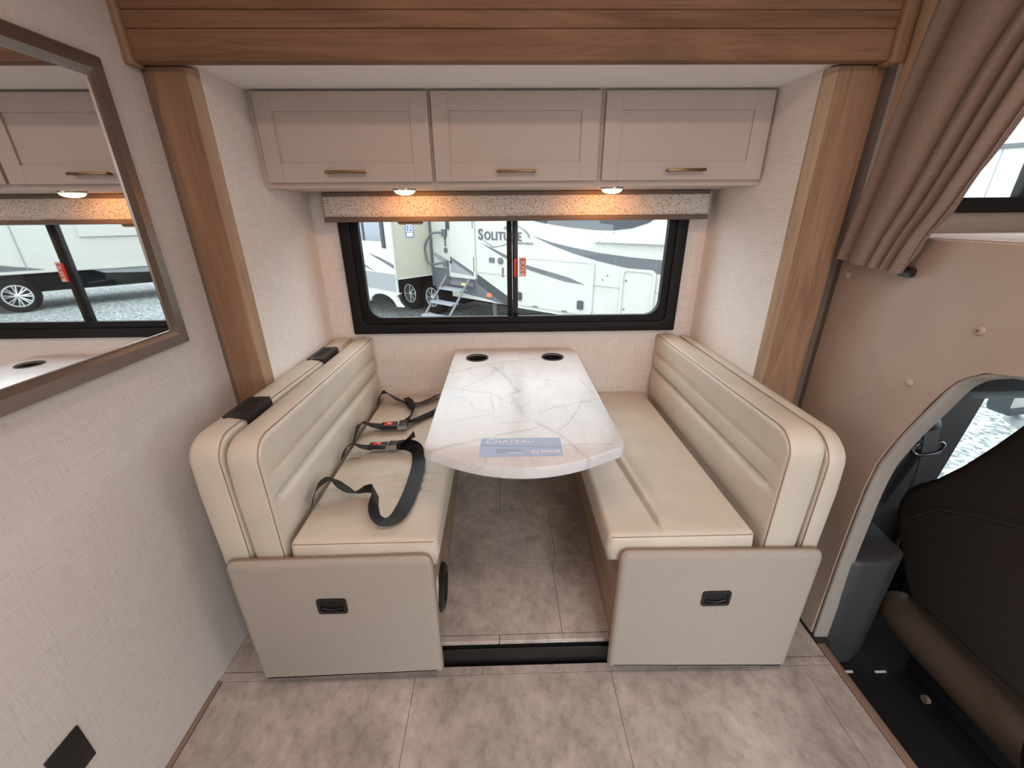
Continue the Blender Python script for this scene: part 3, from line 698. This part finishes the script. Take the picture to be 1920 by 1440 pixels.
obj('loop_strap', ribbon([(-.416, 1.552, .588), (-.400, 1.605, .590), (-.408, 1.665, .586), (-.432, 1.725, .580), (-.455, 1.778, .583)], .038, [15, 55, 60, 30, 10]), 'strap', b2, smooth=60)
obj('long_strap', ribbon([(-.588, 1.745, .566), (-.588, 1.795, .590), (-.572, 1.822, .596), (-.530, 1.805, .582), (-.485, 1.775, .575), (-.440, 1.758, .573), (-.395, 1.762, .573), (-.355, 1.800, .574), (-.315, 1.850, .575), (-.265, 1.870, .572)],
    .043, [65, 55, 40, 30, 22, 15, 15, 20, 25, 10]), 'strap', b2, smooth=60)
obj('keeper', ribbon([(-.470, 1.80, .589), (-.455, 1.772, .592), (-.448, 1.748, .587)], .03, [0, 0, 0]), 'strap', b2, smooth=60)

b1.location.z += .006; b2.location.z += .006
# ------------------------------------------------------------------ cab bulkhead, bunk and curtain
BX = 1.085
edge = [(.997, .0), (1.003, .175), (1.007, .34), (1.008, .514), (1.007, .616), (1.000, .706), (.988, .759), (.966, .833), (.937, .912), (.907, .995), (.891, 1.022), (.873, 1.040), (.840, 1.057), (.779, 1.078), (.5, 1.10), (-.4, 1.11)]
bk = sroot('wall_right', (BX, .9, 0))
obj('vinyl_panel', prism([(-.4, 1.3345), (1.345, 1.3345), (1.345, .0)] + [(y+.004, z+(.003 if z > .7 else 0)) for y, z in edge], BX, BX+.03, 0), 'vin2', bk, bevel=.006, seg=3, label='beige padded vinyl panel')
def moulding(pts, off0, off1, x0, x1):
    P = smooth_path([(0, y, z) for y, z in pts], 4); rows = []
    for i, p in enumerate(P):
        t = (P[min(i+1, len(P)-1)]-P[max(i-1, 0)]).normalized(); n = Vector((0, t.z, -t.y)); r = .004
        rows.append([p+n*o+Vector((x, 0, 0)) for o, x in ((off0, x0+r), (off0+r, x0), (off1-r, x0), (off1, x0+r), (off1, x1), (off0, x1))])
    return loft(rows)
obj('edge_moulding', moulding(edge, -.010, .004, BX+.004, BX+.050), 'lip', bk, smooth=50, label='grey edge moulding')
for (y, z) in ((1.304, 1.215), (.889, 1.146), (.998, .974), (.775, 1.20)):
    bt = obj('button', lathe([(.0115, 0), (.0115, -.002), (.008, -.0055), (.002, -.0065)], (BX, y, z), 'X', 20), 'vin2', bk, smooth=50)
    if (y, z) == (.889, 1.146): obj('screw_head', disc((BX-.0072, y, z), .0035, .0012, 'X', 10), 'rail', bt)
sh = sroot('trim_4', (1.7, .5, 1.335))
obj('bunk_board', B((BX+.001, 2.60, -1.0, 1.384, 1.295, 1.3345)), 'carpet', sh, label='pale carpeted bunk shelf')
struct('wall_bunk', B((1.10, 1.30, 1.385, 1.43, 1.2951, CE), (2.20, 2.60, 1.385, 1.43, 1.2951, CE), (1.30, 2.20, 1.385, 1.43, 1.2951, 1.42), (1.30, 2.20, 1.385, 1.43, 1.80, CE), (2.56, 2.60, -1.05, 1.385, 1.30, CE)), 'vin2')
w2 = sroot('window_2', (1.75, 1.38, 1.39))
obj('window_frame', ring(rrect(1.26, 2.24, 1.392, 1.83, .01, 3), rrect(1.30, 2.20, 1.436, 1.79, .03, 3), 1.366, 1.40, 1), 'blackm', w2, smooth=40)
obj('window_mullion', B((1.612, 1.640, 1.368, 1.40, 1.43, 1.80)), 'black', w2, bevel=.003)
obj('glass_pane', B((1.29, 2.21, 1.402, 1.405, 1.43, 1.80)), 'glass', w2)
struct('trim_5', B((1.060, 1.084, 1.262, 1.300, 1.3355, CE-.001)), 'post', bevel=.003)
cl = thing('snap_strap', (1.083, 1.11, 1.24), 'small black snap strap holding the bottom of the brown curtain', 'strap')
obj('snap', prism(rrect(1.085, 1.125, 1.236, 1.262, .011, 4), 1.070, 1.0845, 0), 'black', cl)
def curtain():
    nz, nu = 40, 110; rows = []
    zl = [1.250, 1.334, 1.405, 1.497, 1.587, 1.70, 1.82, 1.95, 2.07]; yl = [1.306, 1.290, 1.278, 1.262, 1.250, 1.230, 1.208, 1.182, 1.15]; yr = [1.092, 1.058, 1.016, .975, .940, .895, .82, .74, .65]
    def itp(z, v):
        for i in range(len(zl)-1):
            if z <= zl[i+1]: t = (z-zl[i])/(zl[i+1]-zl[i]); return v[i]*(1-t)+v[i+1]*t
        return v[-1]
    for k in range(nz+1):
        z = 1.250+.82*k/nz; a, b = itp(z, yl), itp(z, yr); row = []; g = (z-1.25)/.82
        for j in range(nu+1):
            u = j/nu
            ph = 2*PI*(4.6*u+.42*math.sin(7.0*u+1.0)+.10*math.sin(5*z))
            amp = .013+.017*g
            f = 2*abs(math.sin(ph/2))**.55-1
            x = 1.042-amp*f-.012*math.sin(9*u+3*z)*.5
            yy = a+(b-a)*u+.010*g*math.cos(ph)*(1-abs(2*u-1))
            zz = z+(.018*(1-u)-.004)*(1-g) if k == 0 else z+(.018*(1-u)-.004)*(1-g)*(1-g)
            row.append((x, yy, zz))
        rows.append(row)
    bm = bmesh.new(); V = []
    for r in rows: V.append([bm.verts.new(p) for p in r])
    for A_, B_ in zip(V, V[1:]):
        for j in range(nu): bm.faces.new((A_[j], A_[j+1], B_[j+1], B_[j]))
    bmesh.ops.recalc_face_normals(bm, faces=bm.faces)
    bmesh.ops.solidify(bm, geom=list(bm.faces), thickness=.0025)
    return bm
cu = thing('cab_curtain', (1.03, 1.15, 1.25), 'brown pleated cab curtain gathered beside the oak pillar in front of the bunk window', 'curtain')
obj('cloth', curtain(), 'curtain', cu, smooth=80)
obj('curtain_track', B((1.02, 1.04, -.6, 1.30, 2.075, 2.0995)), 'white', cu)

# ------------------------------------------------------------------ driver's cab
cf = struct('floor_cab', B((1.081, 2.60, -1.05, 1.34, -.20, -.151)), 'cabfloor')
struct('trim_6', B((1.082, 1.107, -1.0, .962, -.1505, -.031), (1.0815, 1.13, .963, 1.345, -.1505, -.001)), 'dark')
cw = sroot('wall_cab', (1.5, 1.3, 0))
obj('pillar_trim', prism([(1.116, -.15), (1.60, -.15), (1.60, .36), (1.655, .42), (1.690, .80), (2.4, .84), (2.4, 1.28), (1.116, 1.28)], 1.285, 1.33, 1), 'dark2', cw, bevel=.006)
obj('lower_trim', prism([(1.128, 1.284), (1.118, 1.0), (1.15, .985), (1.25, .985), (1.335, 1.03), (1.36, 1.284)], -.15, .345, 2), 'dark2', cw, bevel=.015, seg=3)
obj('upper_trim', prism([(1.118, 1.284), (1.118, 1.03), (1.16, 1.02), (1.25, 1.12), (1.30, 1.284)], .352, 1.28, 2), 'dark', cw, bevel=.012, seg=3)
obj('header_trim', loft([[Vector((x, y, z)) for y, z in ((1.284, .805), (1.25, .80), (1.18, .86), (1.12, .97), (1.10, 1.25), (1.284, 1.25))] for x in (1.30, 1.75, 2.4)]), 'dark2', cw, bevel=.006)
obj('door_panel', B((1.605, 2.56, 1.20, 1.30, -.15, .36)), 'dark', cw, bevel=.01)
obj('door_glass', B((1.60, 2.50, 1.312, 1.316, .34, .85)), 'glass', cw)
obj('sill_light_slit', B((1.19, 1.25, .955, .962, -.1505, -.147), (1.33, 1.37, .952, .958, -.1505, -.147)), 'white_p', cw)  # white bars painting the light that shows through the door sill gaps
struct('wall_dash', B((2.52, 2.60, -1.0, 1.30, -.15, .75)), 'dark')
sb = thing('shoulder_belt', (1.47, 1.2, .62), 'grey shoulder belt with steel ring hanging from the dark cab pillar', 'seat belt')
obj('belt_cover', loft([[Vector((1.480+w_*math.cos(a)*1.0+dx, yy, .70+dz+w_*1.5*math.sin(a))) for a in [2*PI*k/14 for k in range(14)]] for yy, w_, dx, dz in ((1.262, .030, 0, 0), (1.235, .032, 0, 0), (1.222, .026, 0, 0), (1.214, .012, 0, .0))]), 'dark', sb, smooth=60)
obj('belt_ring', tube(smooth_path([(1.420, 1.21, .628), (1.435, 1.205, .612), (1.475, 1.20, .615), (1.515, 1.205, .625), (1.527, 1.21, .645), (1.510, 1.215, .655), (1.470, 1.217, .640), (1.435, 1.215, .648)], 5, True), .0062, 8, closed=True), 'ring', sb, smooth=80)
obj('webbing', ribbon([(1.468, 1.215, .70), (1.475, 1.205, .625), (1.480, 1.20, .56), (1.480, 1.197, .48), (1.478, 1.195, .42)], .052, th=.003, up=(0, 1, 0)), 'dark2', sb, smooth=60)
obj('webbing_tail', ribbon([(1.462, 1.225, .62), (1.440, 1.235, .50), (1.420, 1.24, .40), (1.400, 1.245, .30)], .045, th=.003, up=(0, 1, 0)), 'dark2', sb, smooth=60)
ds = thing('driver_seat', (1.6, .8, -.15), 'dark brown driver seat seen from behind beyond the cab opening', 'seat')
def seat_back():
    zs = [.17, .20, .26, .34, .40, .45, .50, .54, .60, .68, .78, .88, .95, .99, 1.01]
    yo = [1.040, 1.06, 1.10, 1.145, 1.165, 1.170, 1.160, 1.135, 1.085, 1.035, .985, .94, .905, .87, .82]
    rows = []
    for i, (z, y1) in enumerate(zip(zs, yo)):
        y0 = .40+.05*i/14 if i < 11 else .45+.03*(i-10); x = 1.405-.045*(i/14); d = .13 if i < 13 else .13-.04*(i-12); r = .035
        pts = rrect(y0, y1, 0, d, r, 4)
        rows.append([Vector((x+b+.012*gauss(a-(y0+y1)/2, .3)*-1, a, z)) for a, b in pts])
    return loft(rows)
obj('seat_back', seat_back(), 'seat', ds, smooth=60)
obj('back_seam', tube([(1.385, 1.098, .30), (1.378, 1.105, .42), (1.372, 1.03, .52), (1.366, .93, .58), (1.362, .75, .66), (1.360, .5, .74)], .002, 6), 'seatroll', ds, smooth=80)
obj('lower_roll', tube(smooth_path([(1.42, 1.045, .075), (1.395, 1.0, .075), (1.385, .9, .075), (1.385, .55, .075), (1.40, .45, .075)], 6), .062, 16), 'seatroll', ds, smooth=80)
obj('seat_cushion', B((1.41, 1.95, .45, 1.04, .02, .17)), 'seat', ds, bevel=.03, seg=3)
obj('seat_pedestal', B((1.46, 1.85, .50, .98, -.15, .03)), 'dark', ds, bevel=.01)
obj('recline_lever', tube(smooth_path([(1.31, .60, .235), (1.30, .585, .20), (1.30, .57, .13), (1.31, .56, .08)], 5), .012, 10), 'chrome', ds, smooth=80)
obj('bolt', disc((1.32, .80, -.04), .012, .012, 'X', 12), 'rail', ds)
cm = thing('door_mirror', (2.45, 1.5, .5), 'white-backed door mirror with dark rim outside the cab window', 'mirror')
Tm = frame((2.50, 1.75, .60), (.9, .15, .0), (-.0, 0, 1))
obj('mirror_shell', ring(rrect(-.19, .19, -.095, .11, .05, 6), rrect(-.165, .165, -.075, .09, .04, 6), -.02, .05, 2, M4=Tm), 'rvd', cm, smooth=40)
obj('mirror_face', prism(rrect(-.17, .17, -.08, .095, .04, 6), .015, .02, 2, M4=Tm), 'rvw', cm, smooth=40)
obj('mirror_arm', tube([(2.24, 1.36, .50), (2.36, 1.60, .49), (2.50, 1.76, .45), (2.62, 1.80, .42)], .028, 8), 'rvl', cm, smooth=60)

# ------------------------------------------------------------------ outside: gravel yard and two parked trailers
GZ = -.75
struct('ground', B((-40, 45, 1.97, 60, GZ-.1, GZ), (2.70, 45, -20, 1.97, GZ-.1, GZ), (-40, 45, -40, -1.6, GZ-.1, GZ)), 'gravel')
ang = math.radians(-41.5)
A = Vector((math.cos(ang), math.sin(ang), 0)); NN = Vector((math.sin(ang), -math.cos(ang), 0)); P0 = Vector((-2.322, 10.034, 0))
def RV(off=0.0, s0=0.0):
    """local (s, t, z) -> world: s along the trailer, t towards us"""
    mm = Matrix((A, NN, Vector((0, 0, 1)))).transposed().to_4x4(); mm.translation = P0+NN*off+A*s0; return mm
def rbox(T, *bx):
    bm = bmesh.new()
    for b in bx: add_box(bm, *b, M4=T)
    return bm
def decal(T, pts, t, th=.006): return prism(pts, t, t+th, 1, M4=T)      # outline in (s, z)
T = RV()
rv = thing('travel_trailer', T @ Vector((0, 0, GZ)), 'long white fifth-wheel trailer with SOLITUDE lettering seen through the dinette window', 'trailer', 'parked trailers')
def part(name, bm, mat, par=rv, **k): return obj(name, bm, mat, par, **k)
part('body', rbox(T, (-6.5, 1.13, -2.5, 0, .20, 2.95), (1.13, 1.66, -2.5, 0, -.11, 2.95), (1.66, 3.3, -2.5, 0, -.22, 2.95), (3.3, 6.5, -2.5, 0, -.24, 2.95)), 'rvw')
part('chassis', rbox(T, (-6.3, 6.3, -2.3, -.9, -.50, -.20), (-6.3, 1.6, -2.3, -.35, -.45, .19)), 'rvk')
part('skirt', rbox(T, (1.13, 1.655, -.004, .010, -.115, .345)), 'rvg', label='grey skirt panel')
part('wedge_decal', decal(T, [(2.43, .28), (3.27, -.20), (3.45, -.235), (3.45, -.12), (3.20, .05), (2.43, .36)][:0] or [(2.43, .30), (3.40, -.13), (3.40, -.235), (3.15, -.22), (2.43, .12)], .001), 'rvd')
part('wedge_decal', decal(T, [(1.66, -.10), (1.66, .17), (2.42, .20), (2.43, .115), (3.14, -.222), (2.6, -.16)], .001), 'rvg')
part('trim_moulding', rbox(T, (2.43, 3.45, 0, .015, .34, .36)), 'rvw'); part('trim_moulding', rbox(T, (5.06, 5.51, 0, .015, .335, .355)), 'rvw'); part('trim_moulding', rbox(T, (6.07, 6.5, 0, .015, .335, .355)), 'rvw')
# entry door
dr = part('entry_door', ring([T_ for T_ in rrect(1.64, 2.41, .19, 2.1, .03, 3)], rrect(1.675, 2.375, .235, 2.07, .025, 3), .0, .03, 1, M4=T), 'rvw')
part('door_leaf', rbox(T, (1.672, 2.378, 0, .018, .23, 2.075)), 'rvw', dr)
part('door_decal', decal(T, [(1.68, .285), (2.34, .255), (1.68, .53)], .019, .003), 'rvl', dr)
part('door_decal', decal(T, [(1.68, .53), (2.345, .255), (2.345, .325), (1.68, .60)], .019, .003), 'rvg', dr)
for za, zb in ((.35, .62), (1.15, 1.5)): part('door_hinge', rbox(T, (2.355, 2.385, .018, .03, za, zb)), 'rvg', dr)
part('keypad_lock', rbox(T, (1.62, 1.70, .02, .05, 1.12, 1.28)), 'rvd', dr)
part('door_knob', lathe([(.03, .018), (.03, .045), (.01, .05)], (1.70, 0, .49), 'Y', 12, M4=T), 'rvd', dr)
# grab handle and its icons
part('grab_handle', tube(smooth_path([(1.55, .02, 1.05), (1.45, .10, 1.06), (1.28, .16, 1.02), (1.08, .17, .80), (1.08, .17, .62), (1.12, .15, .45), (1.25, .12, .42), (1.42, .08, .45), (1.52, .02, .45)], 5), .022, 8, M4=T), 'rvg', smooth=60)
for za, zb in ((.98, 1.12), (.37, .50)): part('handle_foot', rbox(T, (1.48, 1.60, 0, .05, za, zb)), 'rvg')
part('corner_post', rbox(T, (1.05, 1.12, -.02, .02, -.05, 2.9)), 'rvg')
part('decal_slash', decal(T, [(1.14, .66), (1.62, .51), (1.62, .37), (1.50, .40), (1.14, .60)], .002), 'rvl')
for k, (z, r) in enumerate(((.94, .035), (.88, .03), (.82, .035), (.71, .06))): part('icon', lathe([(r, .0), (r, .008)], (1.53, 0, z), 'Y', 14, M4=T), 'rvg')
# SOLITUDE lettering with its globe swirl
def rtxt(s, z, size, t, txt, bold=.0): return text_bm(txt, size, T @ frame((s, t, z), (1, 0, 0), (0, 0, 1)), .004, bold=bold)
part('lettering', rtxt(2.50, .955, .27, .010, 'S', .006), 'rvink', label='slate SOLITUDE lettering')
part('lettering', text_bm('OLITUDE', .205, T @ frame((2.655, .010, .957), (1, 0, 0), (0, 0, 1)), .004, 0, 1.10, .004), 'rvink', label='slate SOLITUDE lettering')
part('lettering_line', rtxt(3.42, .90, .055, .010, 'GRAND DESIGN'), 'rvl', label='small grey GRAND DESIGN line')
sw = bmesh.new()
for k in range(5): tube(smooth_path([(2.62+.05*k, .006, .95-.02*k), (2.85, .006, .84-.004*k), (3.10, .006, .865), (3.32+.03*k, .006, .95)], 6), .006, 5, bm=sw, M4=T)
for k in range(4): tube(smooth_path([(3.15, .006, 1.14+.012*k), (3.40, .006, 1.20+.010*k), (3.62, .006, 1.15-.01*k), (3.74, .006, 1.06-.02*k)], 6), .006, 5, bm=sw, M4=T)
part('swirl_emblem', sw, 'rvl', label='grey globe swirl behind the lettering')
part('swoosh', decal(T, [(2.58, .885), (2.9, .79), (3.22, .69), (3.36, .63), (3.30, .62), (3.2, .635), (2.9, .75)], .001), 'rvg')
part('swoosh', decal(T, [(3.82, 1.045), (4.2, .955), (4.6, .893), (5.1, .832), (5.6, .795), (6.5, .765), (6.5, .56), (6.1, .585), (5.54, .645), (5.1, .71), (4.64, .80), (4.2, .915)], .001), 'rvg')
part('swoosh', decal(T, [(3.55, .585), (3.8, .535), (4.2, .475), (4.6, .41), (4.88, .325), (4.5, .345), (4.2, .395), (3.8, .465), (3.55, .525)], .016), 'rvg')
part('dark_window', decal(T, [(3.85, 1.285), (4.2, 1.235), (4.6, 1.19), (5.0, 1.163), (5.3, 1.162), (5.6, 1.195), (5.85, 1.27), (6.05, 1.40), (6.05, 1.75), (3.6, 1.75), (3.6, 1.34)], .001, .012), 'rvd', label='dark curved window')
part('slide_flange', rbox(T, (5.02, 6.5, 0, .07, .99, 1.155)), 'rvw')
for s, z in ((5.06, 1.13), (5.14, 1.13), (5.14, 1.01), (5.36, 1.13)): part('screw', lathe([(.009, .07), (.009, .074)], (s, 0, z), 'Y', 8, M4=T), 'rvg')
part('outlet_box', rbox(T, (2.77, 2.90, 0, .02, .545, .635)), 'rvg'); part('cable_inlet', lathe([(.06, 0), (.06, .03), (.05, .035)], (3.06, 0, .59), 'Y', 16, M4=T), 'rvg')
part('hook_latch', rbox(T, (3.10, 3.125, 0, .02, .30, .47)), 'rvg'); part('marker_lamp', rbox(T, (2.70, 2.82, 0, .03, -.115, -.045)), 'orange', label='orange marker lamp')
bd = part('bay_door', ring(rrect(3.46, 5.05, -.17, .705, (.08, .08, .10, .08), 5), rrect(3.50, 5.01, -.13, .665, (.05, .05, .07, .05), 5), 0, .022, 1, M4=T), 'rvw')
part('bay_leaf', rbox(T, (3.49, 5.02, .0, .012, -.14, .675)), 'rvw', bd)
for s in (3.52, 4.83): part('bay_lock', prism(rrect(s-.055, s+.055, -.085, .06, .02, 3), .012, .04, 1, M4=T), 'rvd', bd)
for s in (3.90, 4.52): part('bay_hinge', rbox(T, (s-.05, s+.05, .02, .04, -.165, -.145)), 'rvg', bd)
b2d = part('bay_door', ring(rrect(5.52, 6.06, -.35, .635, .09, 5), rrect(5.56, 6.02, -.30, .595, .06, 5), 0, .03, 1, M4=T), 'rvw')
part('bay_leaf', rbox(T, (5.55, 6.03, 0, .012, -.31, .605)), 'rvw', b2d)
for z in (.45, .02): part('bay_screw', lathe([(.014, .012), (.014, .022)], (5.60, 0, z), 'Y', 8, M4=T), 'rvg', b2d)
for s, z in ((5.28, .50), (5.20, .43)): part('vent_dot', lathe([(.012, 0), (.012, .006)], (s, 0, z), 'Y', 8, M4=T), 'rvg')
# slide-out room of the trailer
so = part('slide_room', rbox(T, (-6.0, 1.04, .002, .93, .185, 2.70)), 'rvb', label='cream slide-out room')
part('outer_skin', rbox(T, (-6.0, 1.045, .93, .945, .27, 2.70)), 'rvw', so)
part('grey_band', rbox(T, (-6.0, 1.045, .93, .948, -.09, .265)), 'rvl', so)
part('end_trim', rbox(T, (1.03, 1.06, .0, .96, .17, .20), (1.03, 1.06, .925, .96, -.09, 2.70)), 'rvw', so)
part('slide_window', rbox(T, (-1.4, .78, .945, .955, .91, 2.0)), 'rvglass', so)
part('window_bar', rbox(T, (.02, .09, .954, .965, .91, 2.0), (.70, .80, .945, .975, .78, 2.1)), 'rvd', so)
part('stripe', decal(T, [(.10, .66), (.55, .53), (1.02, .385), (1.02, .46), (.55, .585)], .946), 'rvg', so)
part('stripe', decal(T, [(-.9, .62), (-.2, .44), (.30, .29), (-.2, .40), (-.9, .55)], .946), 'rvd', so)
bgd = part('square_badge', rbox(RV(), (1.041, 1.050, .42, .61, .975, 1.225)), 'blue', so, label='blue and white square badge')
T2 = T @ frame((1.051, .61, .975), (0, -1, 0), (0, 0, 1))
part('badge_mark', ring(rrect(.015, .175, .10, .24, .02, 4), rrect(.03, .16, .115, .225, .015, 4), 0, .003, 2, M4=T2), 'white_p', so); part('badge_mark', tube(smooth_path([(.06, .16, .001), (.095, .205, .001), (.13, .175, .001), (.095, .14, .001), (.065, .145, .001)], 4), .010, 6, M4=T2, flat=(.010, .003)), 'white_p', so)
part('badge_label', prism(rrect(.02, .17, .015, .085, .005, 2), 0, .003, 2, M4=T2), 'white_p', so)
# fender skirt with two open wheel arches
def fender():
    pts = [(-3.0, -.085), (1.17, -.085), (1.02, -.16), (1.10, -.29), (1.22, -.36), (1.05, -.375)]
    for k in range(13): a = PI*.06+(PI*.88)*k/12; pts.append((.50+.50*math.cos(a), -.42+.26*math.sin(a)))
    pts += [(-.04, -.37), (-.20, -.37)]
    for k in range(11): a = PI*.05+(PI*.9)*k/10; pts.append((-.72+.48*math.cos(a), -.42+.26*math.sin(a)))
    pts += [(-1.3, -.36), (-3.0, -.30)]
    return decal(T, pts, .93, .05)
part('fender_skirt', fender(), 'rvw', so, label='white fender skirt with wheel arches')
def wheel(Tw, s, par, r=.39, rim=.225, t=-.12, name='wheel', zc=None):
    zc = GZ+r if zc is None else zc; c = (s, t, zc)
    ty = obj(name, lathe([(rim, 0), (rim+.03, .012), (r-.03, .012), (r, -.03), (r, -.20), (rim, -.24)], c, 'Y', 36, M4=Tw, caps=False), 'tyre', par, smooth=50)
    obj('rim', lathe([(rim, .004), (rim-.005, .016), (rim-.025, .016), (rim-.035, -.02), (rim-.035, -.075)], c, 'Y', 36, M4=Tw, caps=False), 'alloy', ty, smooth=50)
    obj('rim_well', lathe([(rim-.034, -.09), (rim-.034, -.06)], c, 'Y', 24, M4=Tw), 'rvk', ty)
    sp_ = bmesh.new()
    for k in range(8):
        for da in (-.13, .13):
            a = 2*PI*k/8; p0 = (c[0]+.04*math.cos(a+da*.5), c[1]+.004, c[2]+.04*math.sin(a+da*.5)); p1 = (c[0]+(rim-.02)*math.cos(a+da), c[1]+.0, c[2]+(rim-.02)*math.sin(a+da))
            tube([p0, p1], .011, 5, bm=sp_, M4=Tw)
    obj('spokes', sp_, 'alloy', ty); obj('hub_cap', lathe([(.05, -.02), (.05, .012), (.02, .02)], c, 'Y', 16, M4=Tw), 'alloy', ty, smooth=50)
for s in (0.0, .82): wheel(T, s, rv)
part('landing_foot', rbox(T, (2.45, 2.56, -.5, -.4, -.75, -.2), (2.40, 2.62, -.56, -.34, -.75, -.72)), 'stepm')
# folding entry steps
es = part('entry_steps', rbox(T, (1.68, 2.36, -.05, .06, .03, .12)), 'stepm')
for s in (1.60, 2.30):
    bm = bmesh.new(); tube([(s, .10, .20), (s, .84, -.62), (s, .88, -.75)], .024, 6, bm=bm, M4=T); tube([(s, .0, .14), (s, .10, .20)], .02, 6, bm=bm, M4=T); tube([(s, .0, .02), (s, .20, .08)], .02, 6, bm=bm, M4=T); part('step_rail', bm, 'stepm', es)
for t, z in ((.18, .0), (.43, -.24), (.68, -.47)): part('step_tread', rbox(T, (1.625, 2.275, t-.03, t+.17, z-.03, z), *[(1.63, 2.27, t-.02+.045*k, t+.005+.045*k, z, z+.006) for k in range(4)]), 'tread', es)
part('rating_plate', rbox(T, (2.02, 2.14, .061, .066, .05, .09)), 'yellow', es)
# second trailer in the next row, seen in the mirror and from the bunk window
U = RV(-8.3)
r2 = thing('travel_trailer', U @ Vector((9.3, 0, GZ)), 'white trailer with black skirt and alloy wheels, farther off, seen in the mirror', 'trailer', 'parked trailers')
part('body', rbox(U, (5.2, 16.5, -2.5, 0, .16, 2.95)), 'rvw', r2)
part('roof_gutter', rbox(U, (5.2, 16.5, -.02, .05, 2.60, 2.68)), 'rvg', r2)
for s in (8.6, 9.9, 11.2): part('wall_joint', rbox(U, (s, s+.02, 0, .012, .2, 2.6)), 'rvl', r2)
part('flange', rbox(U, (6.0, 7.5, 0, .05, .95, 1.25)), 'rvw', r2)
part('body_trim', rbox(U, (5.2, 16.5, 0, .03, .15, .21)), 'rvw', r2)
part('wedge_decal', decal(U, [(8.3, .22), (10.5, .22), (10.5, .62), (9.4, .45)], .001), 'rvg', r2)
part('skirt', rbox(U, (5.4, 16.3, -2.3, -.03, -.30, .155)), 'rvk', r2, label='black lower skirt')
part('curved_sill', decal(U, [(5.4, .15), (7.5, .15), (7.3, .05), (6.6, .0), (5.4, -.02)], -.02), 'rvl', r2)
for s in (8.95, 10.0): wheel(U, s, r2, .40, .265, .02)
# yellow leaves on the gravel by the wheels
for k, (x, y) in enumerate(((-2.36, 9.02), (-2.15, 9.25), (-2.05, 8.55))):
    o = obj('fallen_leaf', tube([(x-.03, y, GZ+.012), (x, y+.01, GZ+.02), (x+.03, y, GZ+.012)], .02, 6, flat=(.03, .004)), 'yellow')
    tag(o, ('yellow fallen leaf on the gravel below the first trailer wheel', 'yellow fallen leaf on the gravel between the two trailer wheels', 'yellow fallen leaf on the gravel nearest the window sill')[k], 'leaf', 'fallen leaves')
